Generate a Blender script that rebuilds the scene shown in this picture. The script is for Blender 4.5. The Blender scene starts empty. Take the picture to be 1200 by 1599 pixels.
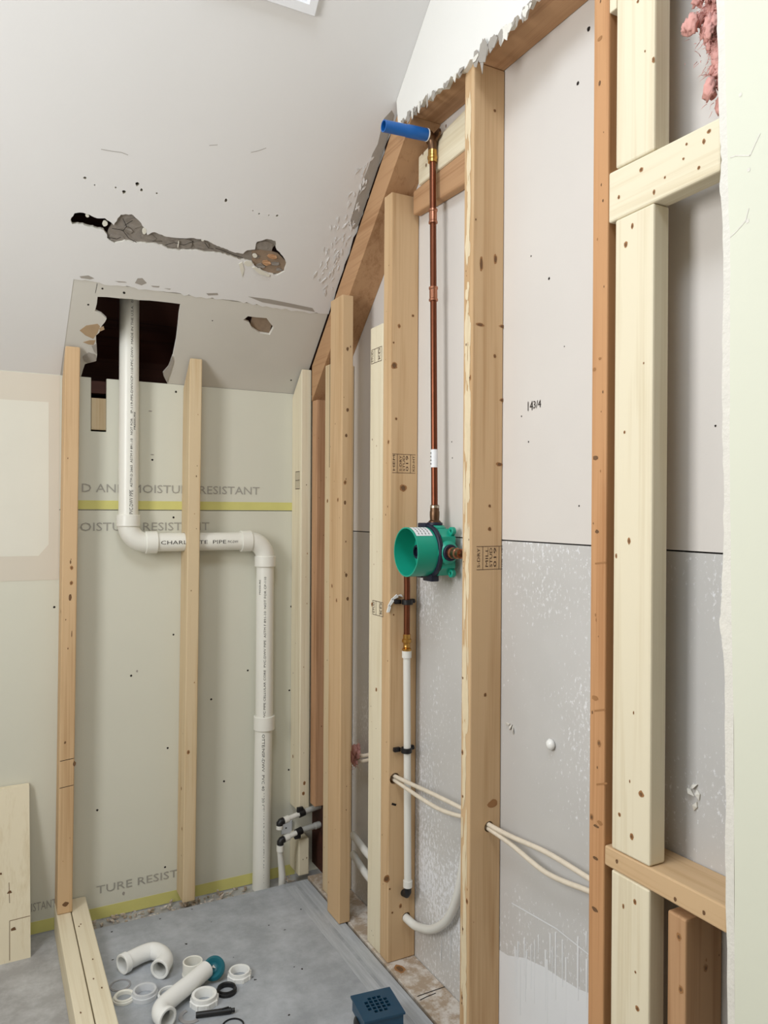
import bpy, bmesh, math, random
from mathutils import Vector, Matrix, geometry, noise
random.seed(7)
scene = bpy.context.scene
COL = scene.collection
H = 1.30                                    # camera height above the slab

# ------------------------------------------------------------------ camera, world, lights, exposure
YAW, PITCH, ROLL, FPX = math.radians(27.755), math.radians(-0.091), math.radians(0.335), 1187.0
fwd = Vector((math.sin(YAW)*math.cos(PITCH), math.cos(YAW)*math.cos(PITCH), math.sin(PITCH)))
r0 = Vector((math.cos(YAW), -math.sin(YAW), 0)); u0 = r0.cross(fwd)
RIGHT = math.cos(ROLL)*r0 + math.sin(ROLL)*u0
UP = -math.sin(ROLL)*r0 + math.cos(ROLL)*u0
CAM = Vector((0, 0, H))
cd = bpy.data.cameras.new('camera'); cam = bpy.data.objects.new('camera', cd); COL.objects.link(cam)
cam.matrix_world = Matrix(((RIGHT.x, UP.x, -fwd.x, 0), (RIGHT.y, UP.y, -fwd.y, 0), (RIGHT.z, UP.z, -fwd.z, H), (0, 0, 0, 1)))
cd.sensor_fit = 'HORIZONTAL'; cd.sensor_width = 36; cd.lens = FPX/1200*36; cd.clip_start = 0.02
scene.camera = cam
w = bpy.data.worlds.new('daylight'); scene.world = w; w.use_nodes = True
w.node_tree.nodes['Background'].inputs[0].default_value = (1.0, 0.985, 0.96, 1)
w.node_tree.nodes['Background'].inputs[1].default_value = 1.0
def area(name, loc, target, sx, sy, power, color):
    l = bpy.data.lights.new(name, 'AREA'); l.shape = 'RECTANGLE'; l.size = sx; l.size_y = sy
    l.energy = power; l.color = color
    o = bpy.data.objects.new(name, l); COL.objects.link(o); o.location = loc
    o.rotation_euler = (Vector(target)-Vector(loc)).to_track_quat('-Z', 'Y').to_euler()
    return o
area('window_daylight', (-0.93, 1.15, 1.65), (1.0, 1.15, 1.2), 0.6, 1.0, 20, (0.97, 0.985, 1.0))
area('skylight_daylight', (0.05, 0.65, 3.03), (0.25, 0.95, 0.0), 0.6, 0.8, 17, (0.80, 0.89, 1.0))
vs = scene.view_settings
vs.view_transform = 'Standard'; vs.look = 'None'; vs.gamma = 1.0; vs.use_curve_mapping = False; vs.exposure = 0.24

# ------------------------------------------------------------------ measuring helpers
def ray(u, v): return fwd*FPX + RIGHT*(u-600) - UP*(v-799.5)
def W(u, v, ax, val):
    """point seen at photo pixel (u, v) on the world plane axis = val"""
    d = ray(u, v); c = val - (H if ax == 2 else 0)
    return CAM + d*(c/d[ax])
SN = Vector((0, 0.972, 1)); SC = 0.713 + 0.972*2.231        # the sloped ceiling: n.p = c (camera-height frame)
SNU = SN.normalized(); SUP = Vector((0, -1, 0.972)).normalized()
def S(u, v):
    d = ray(u, v); return CAM + d*(SC/d.dot(SN))
def SZ(y): return SC - 0.972*y + H                            # slope height at y
YB, XR, XD = 2.54, 1.0, 1.089                                  # back wall, room side of framing, drywall behind framing
PAN = 0.037
YT = 1.16                                                      # where the slope meets the flat ceiling

# ------------------------------------------------------------------ materials
def lin(c):
    return tuple(((x/255)/12.92 if x/255 <= 0.04045 else ((x/255+0.055)/1.055)**2.4) for x in c) + (1,)
def mat(name, rgb, rough=0.6, metal=0.0, var=0.0, vscale=8.0, bump=0.0, bscale=200.0, trans=0.0, spec=0.5):
    m = bpy.data.materials.new(name); m.use_nodes = True
    nt = m.node_tree; b = nt.nodes['Principled BSDF']
    b.inputs['Base Color'].default_value = lin(rgb); b.inputs['Roughness'].default_value = rough
    b.inputs['Metallic'].default_value = metal; b.inputs['Specular IOR Level'].default_value = spec
    if trans: b.inputs['Transmission Weight'].default_value = trans
    tc = nt.nodes.new('ShaderNodeTexCoord')
    if var:
        n = nt.nodes.new('ShaderNodeTexNoise'); n.inputs['Scale'].default_value = vscale; n.inputs['Detail'].default_value = 5
        nt.links.new(tc.outputs['Object'], n.inputs['Vector'])
        r = nt.nodes.new('ShaderNodeMix'); r.data_type = 'RGBA'
        a = lin(rgb); k = 1-var
        r.inputs['A'].default_value = (a[0]*k, a[1]*k, a[2]*k, 1)
        r.inputs['B'].default_value = tuple(min(1, x*(1+var*0.7)) for x in a[:3]) + (1,)
        nt.links.new(n.outputs['Fac'], r.inputs['Factor']); nt.links.new(r.outputs['Result'], b.inputs['Base Color'])
    if bump:
        n2 = nt.nodes.new('ShaderNodeTexNoise'); n2.inputs['Scale'].default_value = bscale
        nt.links.new(tc.outputs['Object'], n2.inputs['Vector'])
        bp = nt.nodes.new('ShaderNodeBump'); bp.inputs['Strength'].default_value = bump; bp.inputs['Distance'].default_value = 0.002
        nt.links.new(n2.outputs['Fac'], bp.inputs['Height']); nt.links.new(bp.outputs['Normal'], b.inputs['Normal'])
    return m
def wood(name, rgb, dark, axis='z', rough=0.65, streak=0.55):
    m = bpy.data.materials.new(name); m.use_nodes = True
    nt = m.node_tree; b = nt.nodes['Principled BSDF']; b.inputs['Roughness'].default_value = rough
    b.inputs['Specular IOR Level'].default_value = 0.3
    N = nt.nodes.new; L = nt.links.new
    tc = N('ShaderNodeTexCoord'); oi = N('ShaderNodeObjectInfo')
    ad = N('ShaderNodeVectorMath'); ad.operation = 'ADD'
    cm = N('ShaderNodeCombineXYZ'); ml = N('ShaderNodeMath'); ml.operation = 'MULTIPLY'; ml.inputs[1].default_value = 37.0
    L(oi.outputs['Random'], ml.inputs[0])
    for i in range(3): L(ml.outputs[0], cm.inputs[i])
    L(tc.outputs['Object'], ad.inputs[0]); L(cm.outputs[0], ad.inputs[1])
    def noise(across, along, detail, dist):
        mp = N('ShaderNodeMapping')
        s = {'x': (along, across, across), 'y': (across, along, across), 'z': (across, across, along)}[axis]
        mp.inputs['Scale'].default_value = s
        n = N('ShaderNodeTexNoise'); n.inputs['Scale'].default_value = 1.0; n.inputs['Detail'].default_value = detail
        n.inputs['Distortion'].default_value = dist
        L(ad.outputs[0], mp.inputs['Vector']); L(mp.outputs[0], n.inputs['Vector']); return n
    big = noise(38, 1.3, 3, 0.8); fine = noise(240, 3.0, 2, 0.2); blot = noise(9, 2.2, 3, 0)
    mx = N('ShaderNodeMath'); mx.operation = 'MULTIPLY_ADD'; mx.inputs[1].default_value = 0.45
    L(fine.outputs['Fac'], mx.inputs[0]); L(big.outputs['Fac'], mx.inputs[2])
    mx2 = N('ShaderNodeMath'); mx2.operation = 'MULTIPLY_ADD'; mx2.inputs[1].default_value = 0.5
    L(blot.outputs['Fac'], mx2.inputs[0]); L(mx.outputs[0], mx2.inputs[2])
    cr = N('ShaderNodeValToRGB'); e = cr.color_ramp.elements
    e[0].position = 0.62; e[0].color = lin(dark); e[1].position = 0.62+streak*0.75; e[1].color = lin(rgb)
    L(mx2.outputs[0], cr.inputs[0]); L(cr.outputs[0], b.inputs['Base Color'])
    bp = N('ShaderNodeBump'); bp.inputs['Strength'].default_value = 0.15; bp.inputs['Distance'].default_value = 0.001
    L(fine.outputs['Fac'], bp.inputs['Height']); L(bp.outputs[0], b.inputs['Normal'])
    return m
def board_paint(name, base, spot, lo, hi, scale, rough=(0.5, 0.6), stretch=(1, 1, 1), second=None, gate=None):
    """base colour with shaped scuffs of a second colour, and roughness that varies with them"""
    m = bpy.data.materials.new(name); m.use_nodes = True
    nt = m.node_tree; b = nt.nodes['Principled BSDF']; N = nt.nodes.new; L = nt.links.new
    tc = N('ShaderNodeTexCoord'); mp = N('ShaderNodeMapping'); mp.inputs['Scale'].default_value = stretch
    L(tc.outputs['Object'], mp.inputs['Vector'])
    n = N('ShaderNodeTexNoise'); n.inputs['Scale'].default_value = scale; n.inputs['Detail'].default_value = 9; n.inputs['Roughness'].default_value = 0.72
    L(mp.outputs[0], n.inputs['Vector'])
    cr = N('ShaderNodeValToRGB'); e = cr.color_ramp.elements
    e[0].position = lo; e[0].color = lin(base); e[1].position = hi; e[1].color = lin(spot)
    L(n.outputs['Fac'], cr.inputs[0])
    if gate:                                                  # scuffs gathered in broad patches
        g = N('ShaderNodeTexNoise'); g.inputs['Scale'].default_value = gate; g.inputs['Detail'].default_value = 4
        L(tc.outputs['Object'], g.inputs['Vector'])
        ga = N('ShaderNodeMath'); ga.operation = 'MULTIPLY_ADD'; ga.inputs[1].default_value = 0.55
        gb = N('ShaderNodeMath'); gb.operation = 'ADD'; gb.inputs[1].default_value = -0.275
        L(g.outputs['Fac'], ga.inputs[0]); L(n.outputs['Fac'], ga.inputs[2]); L(ga.outputs[0], gb.inputs[0]); L(gb.outputs[0], cr.inputs[0])
    n2 = N('ShaderNodeTexNoise'); n2.inputs['Scale'].default_value = 2.3; n2.inputs['Detail'].default_value = 4
    L(tc.outputs['Object'], n2.inputs['Vector'])
    mm = N('ShaderNodeMix'); mm.data_type = 'RGBA'; mm.blend_type = 'MULTIPLY'; mm.inputs['Factor'].default_value = 1
    c2 = N('ShaderNodeValToRGB'); s = second or (0.86, 0.86, 0.86)
    c2.color_ramp.elements[0].color = s + (1,); c2.color_ramp.elements[0].position = 0.35
    c2.color_ramp.elements[1].color = (1, 1, 1, 1); c2.color_ramp.elements[1].position = 0.62
    L(n2.outputs['Fac'], c2.inputs[0]); L(cr.outputs[0], mm.inputs['A']); L(c2.outputs[0], mm.inputs['B'])
    L(mm.outputs['Result'], b.inputs['Base Color'])
    mr = N('ShaderNodeMapRange'); mr.inputs['From Min'].default_value = 0.3; mr.inputs['From Max'].default_value = 0.7
    mr.inputs['To Min'].default_value = rough[0]; mr.inputs['To Max'].default_value = rough[1]
    L(n.outputs['Fac'], mr.inputs['Value']); L(mr.outputs[0], b.inputs['Roughness'])
    bp = N('ShaderNodeBump'); bp.inputs['Strength'].default_value = 0.12; bp.inputs['Distance'].default_value = 0.002
    L(n.outputs['Fac'], bp.inputs['Height']); L(bp.outputs[0], b.inputs['Normal'])
    return m

M = {}
M['ceiling'] = mat('ceiling_paint', (224, 222, 220), 0.75, var=0.03, vscale=3, bump=0.08, bscale=120)
M['wallwhite'] = mat('wall_white_paint', (232, 230, 224), 0.7, var=0.03, vscale=4, bump=0.06)
M['raw'] = mat('raw_drywall_paper', (208, 204, 195), 0.85, var=0.05, vscale=6)
M['rawgrey'] = mat('torn_grey_paper', (162, 155, 146), 0.9, var=0.10, vscale=30, bump=0.3, bscale=90)
M['tornback'] = mat('torn_board_back', (142, 134, 125), 0.95, var=0.28, vscale=70, bump=0.9, bscale=110)
M['gyp'] = mat('gypsum_core', (226, 222, 212), 0.95, var=0.10, vscale=60, bump=0.6, bscale=160)
M['kraftgrey'] = mat('dusty_backing', (150, 130, 110), 0.95, var=0.3, vscale=60, bump=0.6, bscale=110)
M['kraft'] = mat('kraft_backing_paper', (176, 150, 118), 0.9, var=0.12, vscale=40)
M['green_board'] = mat('moisture_board_paper', (213, 211, 195), 0.8, var=0.05, vscale=2.5, bump=0.04)
M['oldpaint'] = mat('old_beige_paint', (212, 203, 187), 0.75, var=0.04, vscale=5)
M['mud'] = mat('joint_compound', (222, 218, 204), 0.8, var=0.04, vscale=9)
M['yellow'] = mat('yellow_edge_paper', (212, 206, 126), 0.8, var=0.12, vscale=14)
M['upper'] = mat('grey_drywall', (213, 207, 200), 0.7, var=0.06, vscale=3, bump=0.05)
M['lower'] = board_paint('scuffed_drywall', (203, 201, 198), (236, 236, 238), 0.56, 0.63, 95.0, (0.34, 0.28), (1, 1.3, 0.8), second=(0.89, 0.885, 0.875), gate=2.6)
M['whitepaint'] = mat('white_paint', (226, 227, 228), 0.5, var=0.04, vscale=12)
M['panel'] = mat('sage_painted_panel', (220, 221, 203), 0.7, var=0.03, vscale=3, bump=0.04)
M['concrete'] = board_paint('concrete_slab', (166, 164, 162), (196, 196, 195), 0.42, 0.66, 9.0, (0.7, 0.55))
M['pan'] = board_paint('mortar_shower_base', (158, 162, 166), (192, 196, 201), 0.42, 0.70, 6.0, (0.62, 0.42))
M['mesh'] = board_paint('mesh_tape', (172, 176, 180), (198, 202, 206), 0.40, 0.7, 60.0, (0.5, 0.5), (2, 0.12, 1))
M['plate'] = board_paint('splattered_plate', (176, 156, 134), (218, 210, 200), 0.44, 0.58, 22.0, (0.7, 0.6))
for ax in 'xyz':
    M['cream_'+ax] = wood('fresh_pine_'+ax, (228, 217, 190), (212, 197, 165), ax)
    M['tan_'+ax] = wood('tan_fir_'+ax, (206, 174, 134), (182, 145, 103), ax)
    M['brown_'+ax] = wood('aged_fir_'+ax, (186, 146, 108), (156, 114, 78), ax)
M['orange_z'] = wood('orange_fir', (196, 148, 104), (170, 120, 78), 'z')
M['pale_z'] = wood('pale_fir', (214, 192, 156), (196, 166, 124), 'z')
M['red_z'] = wood('reddish_fir', (190, 148, 112), (146, 102, 68), 'z')
M['dark'] = wood('old_dark_rafter', (74, 42, 32), (44, 24, 20), 'x')
M['lit_scuff'] = mat('lit_scuffed_fibre', (224, 206, 172), 0.85, var=0.1, vscale=60)  # paper scuffs, with the brightness of a window-lit face put into the colour
M['knot'] = mat('knot', (112, 80, 50), 0.7, var=0.3, vscale=80)
M['knotring'] = mat('knot_ring', (158, 112, 68), 0.7)
M['hole'] = mat('screw_hole', (30, 22, 16), 0.9)
M['pvc'] = mat('white_pvc', (236, 234, 224), 0.32, var=0.02, vscale=10)
M['fit'] = mat('white_fitting', (238, 238, 234), 0.25)
M['clear'] = mat('milky_plastic', (232, 234, 236), 0.25, trans=0.25)
M['film'] = mat('clear_washer', (200, 198, 198), 0.2, trans=0.5)
M['pex'] = mat('white_pex', (226, 224, 216), 0.35)
M['pexgrey'] = mat('grey_pex', (186, 186, 180), 0.4)
M['copper'] = mat('tarnished_copper', (122, 74, 54), 0.36, 1.0, var=0.25, vscale=30)
M['copperhi'] = mat('bright_copper', (188, 132, 106), 0.28, 1.0, var=0.2, vscale=40)
M['brass'] = mat('brass', (196, 152, 84), 0.28, 1.0, var=0.15, vscale=40)
M['bronze'] = mat('dull_bronze', (112, 86, 66), 0.4, 1.0, var=0.2, vscale=50)
M['solder'] = mat('solder_joint', (196, 186, 170), 0.3, 1.0)
M['blue'] = mat('blue_plastic', (22, 96, 172), 0.35)
M['green'] = mat('green_plastic', (24, 158, 132), 0.35)
M['navy'] = mat('navy_rubber', (22, 26, 48), 0.5)
M['black'] = mat('black_plastic', (20, 20, 22), 0.45)
M['teal'] = mat('teal_plastic', (20, 98, 112), 0.4)
M['drain'] = mat('blue_drain_plastic', (22, 66, 92), 0.35)
M['sheath'] = mat('white_cable_sheath', (222, 210, 190), 0.45, var=0.18, vscale=50)
M['ink'] = mat('printed_ink', (46, 40, 36), 0.8)
M['greyink'] = mat('grey_stencil_ink', (164, 160, 150), 0.85)
M['stampink'] = mat('stamp_ink', (72, 50, 36), 0.8)
M['label'] = mat('white_label', (236, 238, 240), 0.5)
M['pink'] = mat('pink_fibreglass', (216, 160, 150), 0.95, var=0.25, vscale=25, bump=0.8, bscale=60)
M['grille'] = mat('white_enamel', (240, 241, 244), 0.4)

# ------------------------------------------------------------------ object helpers
def tag(o, label=None, cat=None, group=None, kind=None):
    if label: o['label'] = label
    if cat: o['category'] = cat
    if group: o['group'] = group
    if kind: o['kind'] = kind
    return o
def empty(name, loc, label, cat, group=None):
    o = bpy.data.objects.new(name, None); o.empty_display_size = 0.05; COL.objects.link(o); o.location = loc
    return tag(o, label, cat, group)
def link(name, bm, mats, parent=None, origin=None, smooth=False):
    """world-space bmesh -> one mesh object whose origin sits at `origin` (or at its parent)"""
    if origin is None: origin = parent.matrix_world.translation if parent is not None else Vector((0, 0, 0))
    if parent is not None:
        origin = Vector(origin); par_loc = Vector((0, 0, 0)); p = parent
        while p is not None: par_loc = par_loc + p.location; p = p.parent
        origin = par_loc
    origin = Vector(origin)
    bmesh.ops.translate(bm, verts=bm.verts, vec=-origin)
    me = bpy.data.meshes.new(name); bm.to_mesh(me); bm.free()
    for m in (mats if isinstance(mats, (list, tuple)) else [mats]): me.materials.append(M[m] if isinstance(m, str) else m)
    if smooth:
        for p in me.polygons: p.use_smooth = True
    o = bpy.data.objects.new(name, me); COL.objects.link(o)
    if parent is not None: o.parent = parent
    else: o.location = origin
    if smooth == 'auto':
        try:
            me.set_sharp_from_angle(angle=math.radians(35))
        except Exception: pass
    return o
def struct(name, bm, mats, **k):
    o = link(name, bm, mats, **k)
    if o.parent is None: o['kind'] = 'structure'
    return o
def normals(bm): bmesh.ops.recalc_face_normals(bm, faces=bm.faces); return bm
def box(bm, x0, x1, y0, y1, z0, z1, mi=0, bev=0.0):
    vs_ = [bm.verts.new((x, y, z)) for x in (x0, x1) for y in (y0, y1) for z in (z0, z1)]
    fs = [bm.faces.new([vs_[i] for i in q]) for q in ((0, 1, 3, 2), (4, 6, 7, 5), (0, 4, 5, 1), (2, 3, 7, 6), (0, 2, 6, 4), (1, 5, 7, 3))]
    for f in fs: f.material_index = mi
    if bev:
        es = list({e for f in fs for e in f.edges})
        bmesh.ops.bevel(bm, geom=es, offset=bev, segments=2, affect='EDGES', profile=0.5)
    return bm
def prism(bm, pts, n, th, holes=(), mi=0, side=None):
    """solid plate: world-space outline `pts` (planar) pushed by th along n, with through-holes"""
    n = Vector(n).normalized()
    loops = [[Vector(p) for p in pts]] + [[Vector(p) for p in h] for h in holes]
    tris = geometry.tessellate_polygon(loops)
    flat = [p for l in loops for p in l]
    a = [bm.verts.new(p) for p in flat]; b = [bm.verts.new(p + n*th) for p in flat]
    for t in tris:
        if len(set(t)) < 3: continue
        try:
            f = bm.faces.new([a[i] for i in t]); f.material_index = mi
            f = bm.faces.new([b[i] for i in reversed(t)]); f.material_index = mi
        except ValueError: pass
    k = 0
    for l in loops:
        m = len(l)
        for i in range(m):
            j = (i+1) % m
            f = bm.faces.new((a[k+i], a[k+j], b[k+j], b[k+i])); f.material_index = mi if side is None else side
        k += m
    return normals(bm)
V0 = lambda *a: Vector(a)
def hexa(bm, corners, vec, bev=0.0):
    a = [bm.verts.new(Vector(p)) for p in corners]; b = [bm.verts.new(Vector(p)+Vector(vec)) for p in corners]
    fs = [bm.faces.new(a), bm.faces.new(list(reversed(b)))] + [bm.faces.new((a[(i+1) % 4], a[i], b[i], b[(i+1) % 4])) for i in range(4)]
    normals(bm)
    if bev: bmesh.ops.bevel(bm, geom=list(bm.edges), offset=bev, segments=2, affect='EDGES', profile=0.5)
    return bm
def frame_from(axis):
    axis = Vector(axis).normalized()
    t = Vector((0, 0, 1)) if abs(axis.z) < 0.9 else Vector((0, 1, 0))
    x = t.cross(axis).normalized(); y = axis.cross(x)
    return x, y, axis
def lathe(bm, prof, base, axis, seg=32, mi=0, xy=None):
    """prof: list of (radius, height along axis); closed profile if first == last"""
    x, y, a = frame_from(axis) if xy is None else (Vector(xy[0]), Vector(xy[1]), Vector(axis).normalized())
    base = Vector(base); rings = []
    for r, h in prof:
        if r < 1e-6: rings.append([bm.verts.new(base + a*h)])
        else: rings.append([bm.verts.new(base + a*h + (x*math.cos(t)+y*math.sin(t))*r) for t in (2*math.pi*i/seg for i in range(seg))])
    for A, B in zip(rings, rings[1:]):
        for i in range(seg):
            j = (i+1) % seg
            q = ([A[0]] if len(A) == 1 else [A[i], A[j]]) + ([B[0]] if len(B) == 1 else [B[j], B[i]])
            if len(q) > 2:
                f = bm.faces.new(q); f.material_index = mi
    return bm
def ringprof(ri, ro, h0, h1, c=0.0):
    c = c or min((ro-ri), (h1-h0))*0.2
    return [(ri, h0), (ro-c, h0), (ro, h0+c), (ro, h1-c), (ro-c, h1), (ri+c, h1), (ri, h1-c), (ri, h0)]
def smooth_path(pts, n=8):
    P = [Vector(p) for p in pts]; P = [P[0]*2-P[1]] + P + [P[-1]*2-P[-2]]; out = []
    for i in range(1, len(P)-2):
        for k in range(n):
            t = k/n; a, b, c, d = P[i-1:i+3]
            out.append(0.5*((2*b)+(c-a)*t+(2*a-5*b+4*c-d)*t*t+(3*b-a-3*c+d)*t**3))
    out.append(P[-2]); return out
def arc(c, a, b, r, n=8):
    """quarter bend: from c + a*r ... centre c, sweeping from direction a to direction b"""
    a = Vector(a); b = Vector(b); c = Vector(c)
    return [c + (a*math.cos(t)+b*math.sin(t))*r for t in (math.pi/2*i/n for i in range(n+1))]
def tube(bm, path, r, seg=16, mi=0, inner=None, cap=True):
    path = [Vector(p) for p in path]; rs = r if isinstance(r, (list, tuple)) else [r]*len(path)
    tans = [(path[min(i+1, len(path)-1)]-path[max(i-1, 0)]).normalized() for i in range(len(path))]
    x, y, _ = frame_from(tans[0]); prev = tans[0]; fr = []
    for t in tans:
        q = prev.rotation_difference(t); x = q @ x; x = (x - t*x.dot(t)).normalized(); y = t.cross(x); fr.append((x.copy(), y.copy())); prev = t
    def skin(rr, flip):
        rings = [[bm.verts.new(p + (fx*math.cos(a)+fy*math.sin(a))*q) for a in (2*math.pi*i/seg for i in range(seg))] for p, (fx, fy), q in zip(path, fr, rr)]
        for A, B in zip(rings, rings[1:]):
            for i in range(seg):
                j = (i+1) % seg
                f = bm.faces.new((A[i], A[j], B[j], B[i]) if not flip else (A[i], B[i], B[j], A[j])); f.material_index = mi
        return rings
    o = skin(rs, False)
    if inner:
        ii = skin([max(q-inner, 1e-4) for q in rs], True)
        for k in (0, -1):
            for i in range(seg):
                j = (i+1) % seg
                f = bm.faces.new((o[k][i], o[k][j], ii[k][j], ii[k][i])); f.material_index = mi
    elif cap:
        for k in (0, -1):
            f = bm.faces.new(o[k]); f.material_index = mi
    return normals(bm)
def T(path, r, **k):
    bm = bmesh.new(); return tube(bm, path, r, **k)
def disc(bm, c, n, up, rx, ry, mi, off=0.0004, seg=12, wob=0.15):
    n = Vector(n).normalized(); up = Vector(up).normalized(); sx = up.cross(n).normalized(); c = Vector(c) + n*off
    vs_ = []
    for i in range(seg):
        a = 2*math.pi*i/seg; k = 1+random.uniform(-wob, wob)
        vs_.append(bm.verts.new(c + sx*math.cos(a)*rx*k + up*math.sin(a)*ry*k))
    f = bm.faces.new(vs_); f.material_index = mi
    f.normal_update()
    if f.normal.dot(n) < 0: f.normal_flip()
def text_mesh(s, size):
    cu = bpy.data.curves.new('t', 'FONT'); cu.body = s; cu.size = size; cu.align_x = 'LEFT'; cu.resolution_u = 2
    o = bpy.data.objects.new('t', cu); COL.objects.link(o)
    dg = bpy.context.evaluated_depsgraph_get(); dg.update()
    me = bpy.data.meshes.new_from_object(o.evaluated_get(dg))
    bpy.data.objects.remove(o); bpy.data.curves.remove(cu)
    return me
def text(bm, s, size, origin, xdir, ydir, mi=0, width=None, wrap=None, bold=0.0):
    """flat lettering; wrap=(axis point, radius) lays it round a pipe whose axis runs along xdir"""
    me = text_mesh(s, size); b2 = bmesh.new(); b2.from_mesh(me); bpy.data.meshes.remove(me)
    xd = Vector(xdir).normalized(); yd = Vector(ydir).normalized(); nd = xd.cross(yd)
    xs = [v.co.x for v in b2.verts]; k = (width/(max(xs)-min(xs))) if width else 1.0
    mp = {}
    for v in b2.verts:
        x, y = v.co.x*k, v.co.y - size*0.35
        if wrap:
            R_ = wrap + 0.0005; p = Vector(origin) + xd*x + (yd*math.sin(y/R_) + nd*math.cos(y/R_))*R_
        else: p = Vector(origin) + xd*x + yd*v.co.y + nd*0.0006
        mp[v] = bm.verts.new(p)
    for f in b2.faces:
        try:
            g = bm.faces.new([mp[v] for v in f.verts]); g.material_index = mi
        except ValueError: pass
    b2.free()
def line_mark(bm, p, q, n, wd, mi, off=0.0005):
    p, q, n = Vector(p), Vector(q), Vector(n).normalized(); s = (q-p).normalized().cross(n)*wd*0.5
    f = bm.faces.new([bm.verts.new(v + n*off) for v in (p-s, q-s, q+s, p+s)]); f.material_index = mi
def carve(bm, cutters):
    """subtract cylinders [(point, axis, radius, length)] from a solid bmesh"""
    me = bpy.data.meshes.new('a'); bm.to_mesh(me); bm.free(); o = bpy.data.objects.new('a', me); COL.objects.link(o); tmp = []
    for c, ax, r, ln in cutters:
        b = bmesh.new(); lathe(b, [(0, -ln), (r, -ln), (r, ln), (0, ln)], c, ax, 20); normals(b)
        m2 = bpy.data.meshes.new('c'); b.to_mesh(m2); b.free(); oc = bpy.data.objects.new('c', m2); COL.objects.link(oc); tmp.append(oc)
        md = o.modifiers.new('b', 'BOOLEAN'); md.operation = 'DIFFERENCE'; md.object = oc; md.solver = 'EXACT'
    dg = bpy.context.evaluated_depsgraph_get(); dg.update()
    res = bpy.data.meshes.new_from_object(o.evaluated_get(dg))
    out = bmesh.new(); out.from_mesh(res)
    for x in [o]+tmp:
        d = x.data; bpy.data.objects.remove(x); bpy.data.meshes.remove(d)
    return out
UPZ = Vector((0, 0, 1)); NX = Vector((-1, 0, 0)); NY = Vector((0, -1, 0))
def knots_on(bm, n, plane, urange, zr, count, along=UPZ, fixed=()):
    """small knots and screw holes scattered over one face; plane = (axis, value)"""
    ax, val = plane; oth = 1 if ax == 0 else 0
    for _ in range(count):
        p = [0, 0, 0]; p[ax] = val; p[oth] = random.uniform(*urange); p[2] = random.uniform(*zr)
        s = random.choice((0.0016, 0.002, 0.002, 0.0025, 0.003, 0.006))
        if s > 0.004: disc(bm, p, n, along, s*.8, s*1.1, 2); disc(bm, p, n, along, s*0.4, s*0.55, 1, off=0.0007)
        else: disc(bm, p, n, along, s*0.55, s, random.choice((1, 1, 2)))
def stud(name, x0, x1, y0, y1, z0, z1, m, label, group=None, kx=6, ky=6, bev=0.003, cut=None, lean=0.0, leany=0.0, parent=None, cat='stud', extra=None):
    bm = bmesh.new(); box(bm, x0, x1, y0, y1, z0, z1, bev=bev)
    if cut: bm = carve(bm, cut)
    g = 0.006
    if kx: knots_on(bm, NX, (0, x0), (y0+g, y1-g), (z0+.03, z1-.03), kx)
    if ky: knots_on(bm, NY, (1, y0), (x0+g, x1-g), (z0+.03, z1-.03), ky)
    if extra: extra(bm)
    for v in bm.verts:
        v.co.x += lean*(v.co.z-z0); v.co.y += leany*(v.co.z-z0)
    o = link(name, bm, [m, 'knot', 'knotring', 'hole', 'stampink', 'lit_scuff'], origin=((x0+x1)/2, (y0+y1)/2, z0))
    tag(o, label, cat, group); return o
def stamp_y(bm, c, w_, h_, rows):
    """lumber grade stamp on a face that looks towards -y; lettering turned up the board"""
    c = Vector(c); X = Vector((1, 0, 0))
    a, b = -w_/2, w_/2
    for s in (-1, 1): line_mark(bm, c+X*a+UPZ*s*h_/2, c+X*b+UPZ*s*h_/2, NY, 0.0012, 4)
    n = len(rows)
    for i, r in enumerate(rows):
        x = a + w_*(i+0.5)/n
        if r is None: line_mark(bm, c+X*x-UPZ*h_/2, c+X*x+UPZ*h_/2, NY, 0.0012, 4)
        else: text(bm, r, w_/n*0.95, c+X*(x+w_/n*0.3)-UPZ*h_*0.42, UPZ, -X, 4, width=h_*0.84)
def ragged(p, q, n, amp, ends=True, dirv=None):
    p, q = Vector(p), Vector(q); out = []
    for i in range(n+1):
        t = i/n; v = p.lerp(q, t)
        if 0 < i < n: v = v + (Vector(dirv) if dirv else UPZ)*random.uniform(-amp, amp) + (q-p)*random.uniform(-0.3, 0.3)/n
        out.append(v)
    return out

# ------------------------------------------------------------------ the setting
bm = bmesh.new(); box(bm, -0.95, 1.4, -1.2, 2.7, -0.1, 0.0)
struct('floor', bm, 'concrete', origin=(0, 1, 0))

# back wall: upper and lower sheet of moisture board, slot at the top under the access hole
def B(u, v): return W(u, v, 1, YB)
zt = SZ(YB) + 0.0
seam = B(290, 797).z
slot_l, slot_r, slot_b = B(142, 630).x, B(166.5, 630).x, B(155, 674).z
bm = bmesh.new()
prism(bm, [(-0.95, YB, seam+.001), (1.089, YB, seam+.001), (1.089, YB, zt), (slot_r, YB, zt), (slot_r, YB, slot_b), (slot_l, YB, slot_b), (slot_l, YB, zt), (-0.95, YB, zt)], (0, 1, 0), 0.0127)
prism(bm, [(-0.95, YB, 0.004), (1.089, YB, 0.004), (1.089, YB, seam-.001), (-0.95, YB, seam-.001)], (0, 1, 0), 0.0127)
for u, v in [(271, 991), (262, 1168), (258, 1354), (271, 788), (271, 808), (330, 1092), (387, 1047), (205, 1055), (458, 806), (455, 947), (452, 1078), (451, 1202), (238, 718), (290, 612), (275, 612), (85, 948), (350, 1220), (152, 1265), (280, 1217), (459, 860)]:
    disc(bm, B(u, v), NY, UPZ, 0.0035, 0.0035, 1)
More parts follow.
